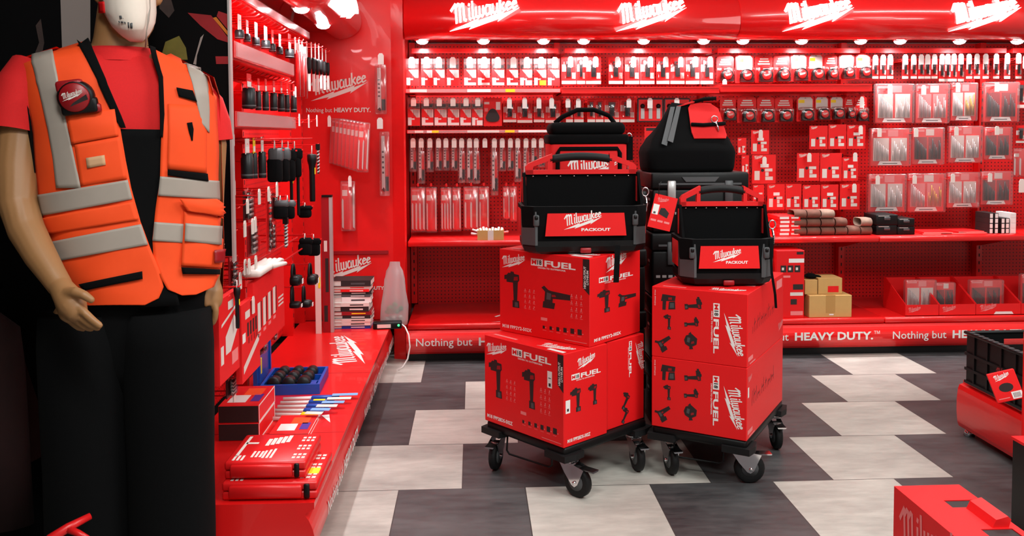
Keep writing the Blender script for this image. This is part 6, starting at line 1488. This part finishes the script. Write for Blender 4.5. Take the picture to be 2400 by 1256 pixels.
sub('reflective_band', [(361, 520), (357, 564)], [(512, 531), (511, 575)], .0185, REFL, 8, 18, .003)
# black trims along the opening and the arm hole
sub('black_trim', [(184, 104), (228, 190), (268, 277), (284, 300)], [(206, 88), (244, 178), (284, 270), (296, 300)], .0185, BFAB, 24, 4, .004)
sub('black_trim', [(344, 106), (370, 185), (374, 270), (374, 320)], [(358, 112), (381, 185), (384, 270), (380, 322)], .0185, BFAB, 24, 4, .004)
sub('black_trim', [(49, 140), (63, 215), (76, 300), (86, 390), (93, 470)], [(56, 138), (71, 213), (84, 299), (92, 389), (98, 469)], .0185, BFAB, 30, 3, .004)
# pockets
sub('pocket_flap', [(160, 268), (172, 338)], [(270, 258), (279, 318)], .021, ORG, 10, 14, .004, .004)
sub('chest_pocket', [(178, 338), (192, 436)], [(282, 320), (298, 418)], .0175, ORG, 10, 12, .004, .003)
sub('paper_label', [(205, 370), (208, 394)], [(247, 363), (250, 386)], .0235, mat('beige_label', (206, 160, 120), .7), 3, 5, .002)
sub('pocket_flap', [(104, 510), (112, 548)], [(312, 472), (326, 514)], .020, ORG, 8, 20, .004, .003)
sub('zip_strip', [(192, 663), (205, 678)], [(334, 635), (335, 653)], .0205, BFAB, 3, 18, .003)
sub('pocket_slot', [(411, 210), (416, 228)], [(447, 217), (456, 240)], .0205, BFAB, 3, 8, .003)
sub('zip_strip', [(391, 397), (391, 411)], [(478, 407), (480, 425)], .0215, BFAB, 3, 12, .003)
sub('chest_pocket', [(392, 245), (391, 396)], [(478, 250), (478, 406)], .0165, ORG, 10, 12, .003, .004)
sub('hip_pocket', [(428, 495), (422, 622)], [(511, 510), (507, 628)], .0215, ORG, 14, 12, .006, .008)
sub('reflective_band', [(429, 523), (427, 565)], [(512, 531), (510, 575)], .031, REFL, 6, 10, .003)
sub('pocket_flap', [(417, 466), (424, 480), (434, 494)], [(492, 466), (512, 486), (524, 512)], .034, ORG, 10, 14, .004, .006)
sub('zip_strip', [(421, 626), (425, 642)], [(502, 631), (502, 643)], .0235, BFAB, 3, 10, .003)
sub('brand_patch', [(489, 586), (488, 616)], [(508, 584), (506, 614)], .033, RDK, 4, 4, .002, label='dark red square patch')
sub('pen_loop', [(434, 290), (437, 305), (443, 330)], [(445, 288), (448, 303), (446, 330)], .0225, BFAB, 6, 3, .004)
# mask
hv, hf = loft([hring(316, 96, 2.565, .018, .030), hring(312, 88, 2.568, .040, .058), hring(306, 66, 2.575, .062, .088), hring(302, 36, 2.585, .072, .100), hring(300, -5, 2.59, .077, .106), hring(299, -45, 2.59, .080, .108), hring(298, -80, 2.59, .078, .104)], 48)
HBVH = BVHTree.FromPolygons([v[:] for v in hv], hf)
VEST_BVH, keep = HBVH, VEST_BVH
q = MB(); rowsL = [(276, -62), (252, -30), (243, 0), (247, 30), (262, 58), (284, 80), (306, 95)]; rowsR = [(338, -62), (357, -30), (362, 0), (363, 30), (360, 55), (348, 78), (332, 95)]
patch(q, rowsL, rowsR, .006, MASKW, 26, 22, .003, .026)
mask = child(q, 'face_mask')
for c in (((286, 38), (287, 45), (312, 40), (312, 47)), ((284, 50), (285, 54), (311, 56), (311, 60))):
    q = MB()
    for k in range(5):
        u0, u1 = k/5, k/5+.13; A, B_, C_, D_ = c
        f_ = lambda P, Q, u: (P[0]+(Q[0]-P[0])*u, P[1]+(Q[1]-P[1])*u)
        patch(q, [f_(A, C_, u0), f_(B_, D_, u0)], [f_(A, C_, u1), f_(B_, D_, u1)], .0285, GRYP, 1, 2, .0008)
    o = q.build('printed_mark'); o.parent = mask
q = MB(); patch(q, [(238, 4), (239, 30)], [(250, 4), (252, 30)], .012, RPACK, 4, 3, .003); o = q.build('strap_clip'); o.parent = mask; o['label'] = 'red strap clip'
q = MB(); patch(q, [(336, -50), (338, 20), (330, 94)], [(338, -50), (340, 20), (332, 94)], .031, REFL, 10, 1, .001); o = q.build('fold_seam'); o.parent = mask
VEST_BVH = keep
# tape measure clipped on the vest
c = proj(186, 230, .02); c2 = proj(186, 230, .045)
t = thing('tape_measure', 'dark red and black pocket tape measure clipped on the orange vest', 'tape measure', c, radians(8)); t.rotation_euler = (radians(4), radians(-8), radians(8))
R_ = .046
q = MB(); q.lathe([(0, -.034), (R_*.9, -.034), (R_, -.028), (R_, -.004), (R_*.9, 0), (0, 0)], BLK, 26, 'y'); q.rbox(-R_*.9, -.032, -R_, R_*1.12, -.002, -.004, BLK, .008, 2); q.build('body', t)
q = MB(); q.lathe([(0, -.0385), (R_*.80, -.038), (R_*.86, -.034)], RDK, 26, 'y'); q.rbox(-R_*.95, -.033, R_*.35, R_*.5, -.003, R_*1.05, RDK, .008, 2); q.build('red_face', t)
q = MB(); q.poly([(-R_*.3, -R_*.5), (R_*.75, -R_*.2), (R_*.7, R_*.1), (-R_*.1, -R_*.3)], DGR, -.0388).logo((-R_*.66, -.0392, -R_*.15), R_*1.2, PALE); q.build('printing', t)
q = MB(); q.rbox(R_*.8, -.026, -R_*1.02, R_*1.25, -.008, -R_*.5, RDK, .004, 1); q.build('blade_hook', t)
# red handled tool on the floor at the bottom edge
a = atY(120, 1262, 2.30)
t = thing('pipe_wrench', 'red handle of a tool sticking up at the lower left edge', 'wrench', a)
b2 = atY(212, 1209, 2.36)-a; b1 = atY(160, 1236, 2.32)-a; b3 = atY(205, 1262, 2.30)-a
q = MB(); q.tube([Vector((-.05, -.02, -.06)), Vector((0, 0, 0)), b1, b2], [.018, .014, .012, .009], RPLAS, 10); q.tube([b1*.9, (b1+b3)/2, b3], [.010, .009, .008], RPLAS, 8); q.build('handle', t)
q = MB(); q.tube([Vector((-.05, -.02, -.06)), Vector((-.07, -.03, -a.z+.02)), Vector((-.07, -.03, -a.z))], [.018, .02, .02], BLK, 8); q.build('stem', t)
# dark jackets hanging on the board at the far left
for i, (x0, x1, yt, yb, mt, lb) in enumerate(((-2.02, -1.76, 1.30, .28, BFAB, 'black work jacket hanging before the poster board, leftmost'), (-1.70, -1.42, .85, .16, mat('maroon_fabric', (40, 10, 9), .9, noise=.3, nscale=20), 'dark maroon garment hanging low at the left picture edge'))):
    t = thing('work_jacket', lb, 'jacket', ((x0+x1)/2, 2.80, yb)); w = x1-x0; h = yt-yb; q = MB(); V = []; n = 24; rows = [(0, .5, .06), (h*.4, .48, .065), (h*.75, .46, .07), (h*.92, .42, .06), (h, .16, .035)]
    for z, a_, b_ in rows:
        for k in range(n): an = 2*pi*k/n; V.append((w*a_*cos(an), b_*sin(an)*(1+.18*sin(5*an+z*6)), z))
    F = [tuple(reversed(range(n))), tuple(range(4*n, 5*n))]+[(i_*n+k, i_*n+(k+1) % n, (i_+1)*n+(k+1) % n, (i_+1)*n+k) for i_ in range(4) for k in range(n)]
    q.add(V, F, mt, True); q.build('body', t)
    q = MB(); q.tube([(0, .0, h-.01), (0, .02, h+.05), (0, .10, h+.06), (0, .128, h+.06)], .004, CHR, 6); q.build('hanger_hook', t)
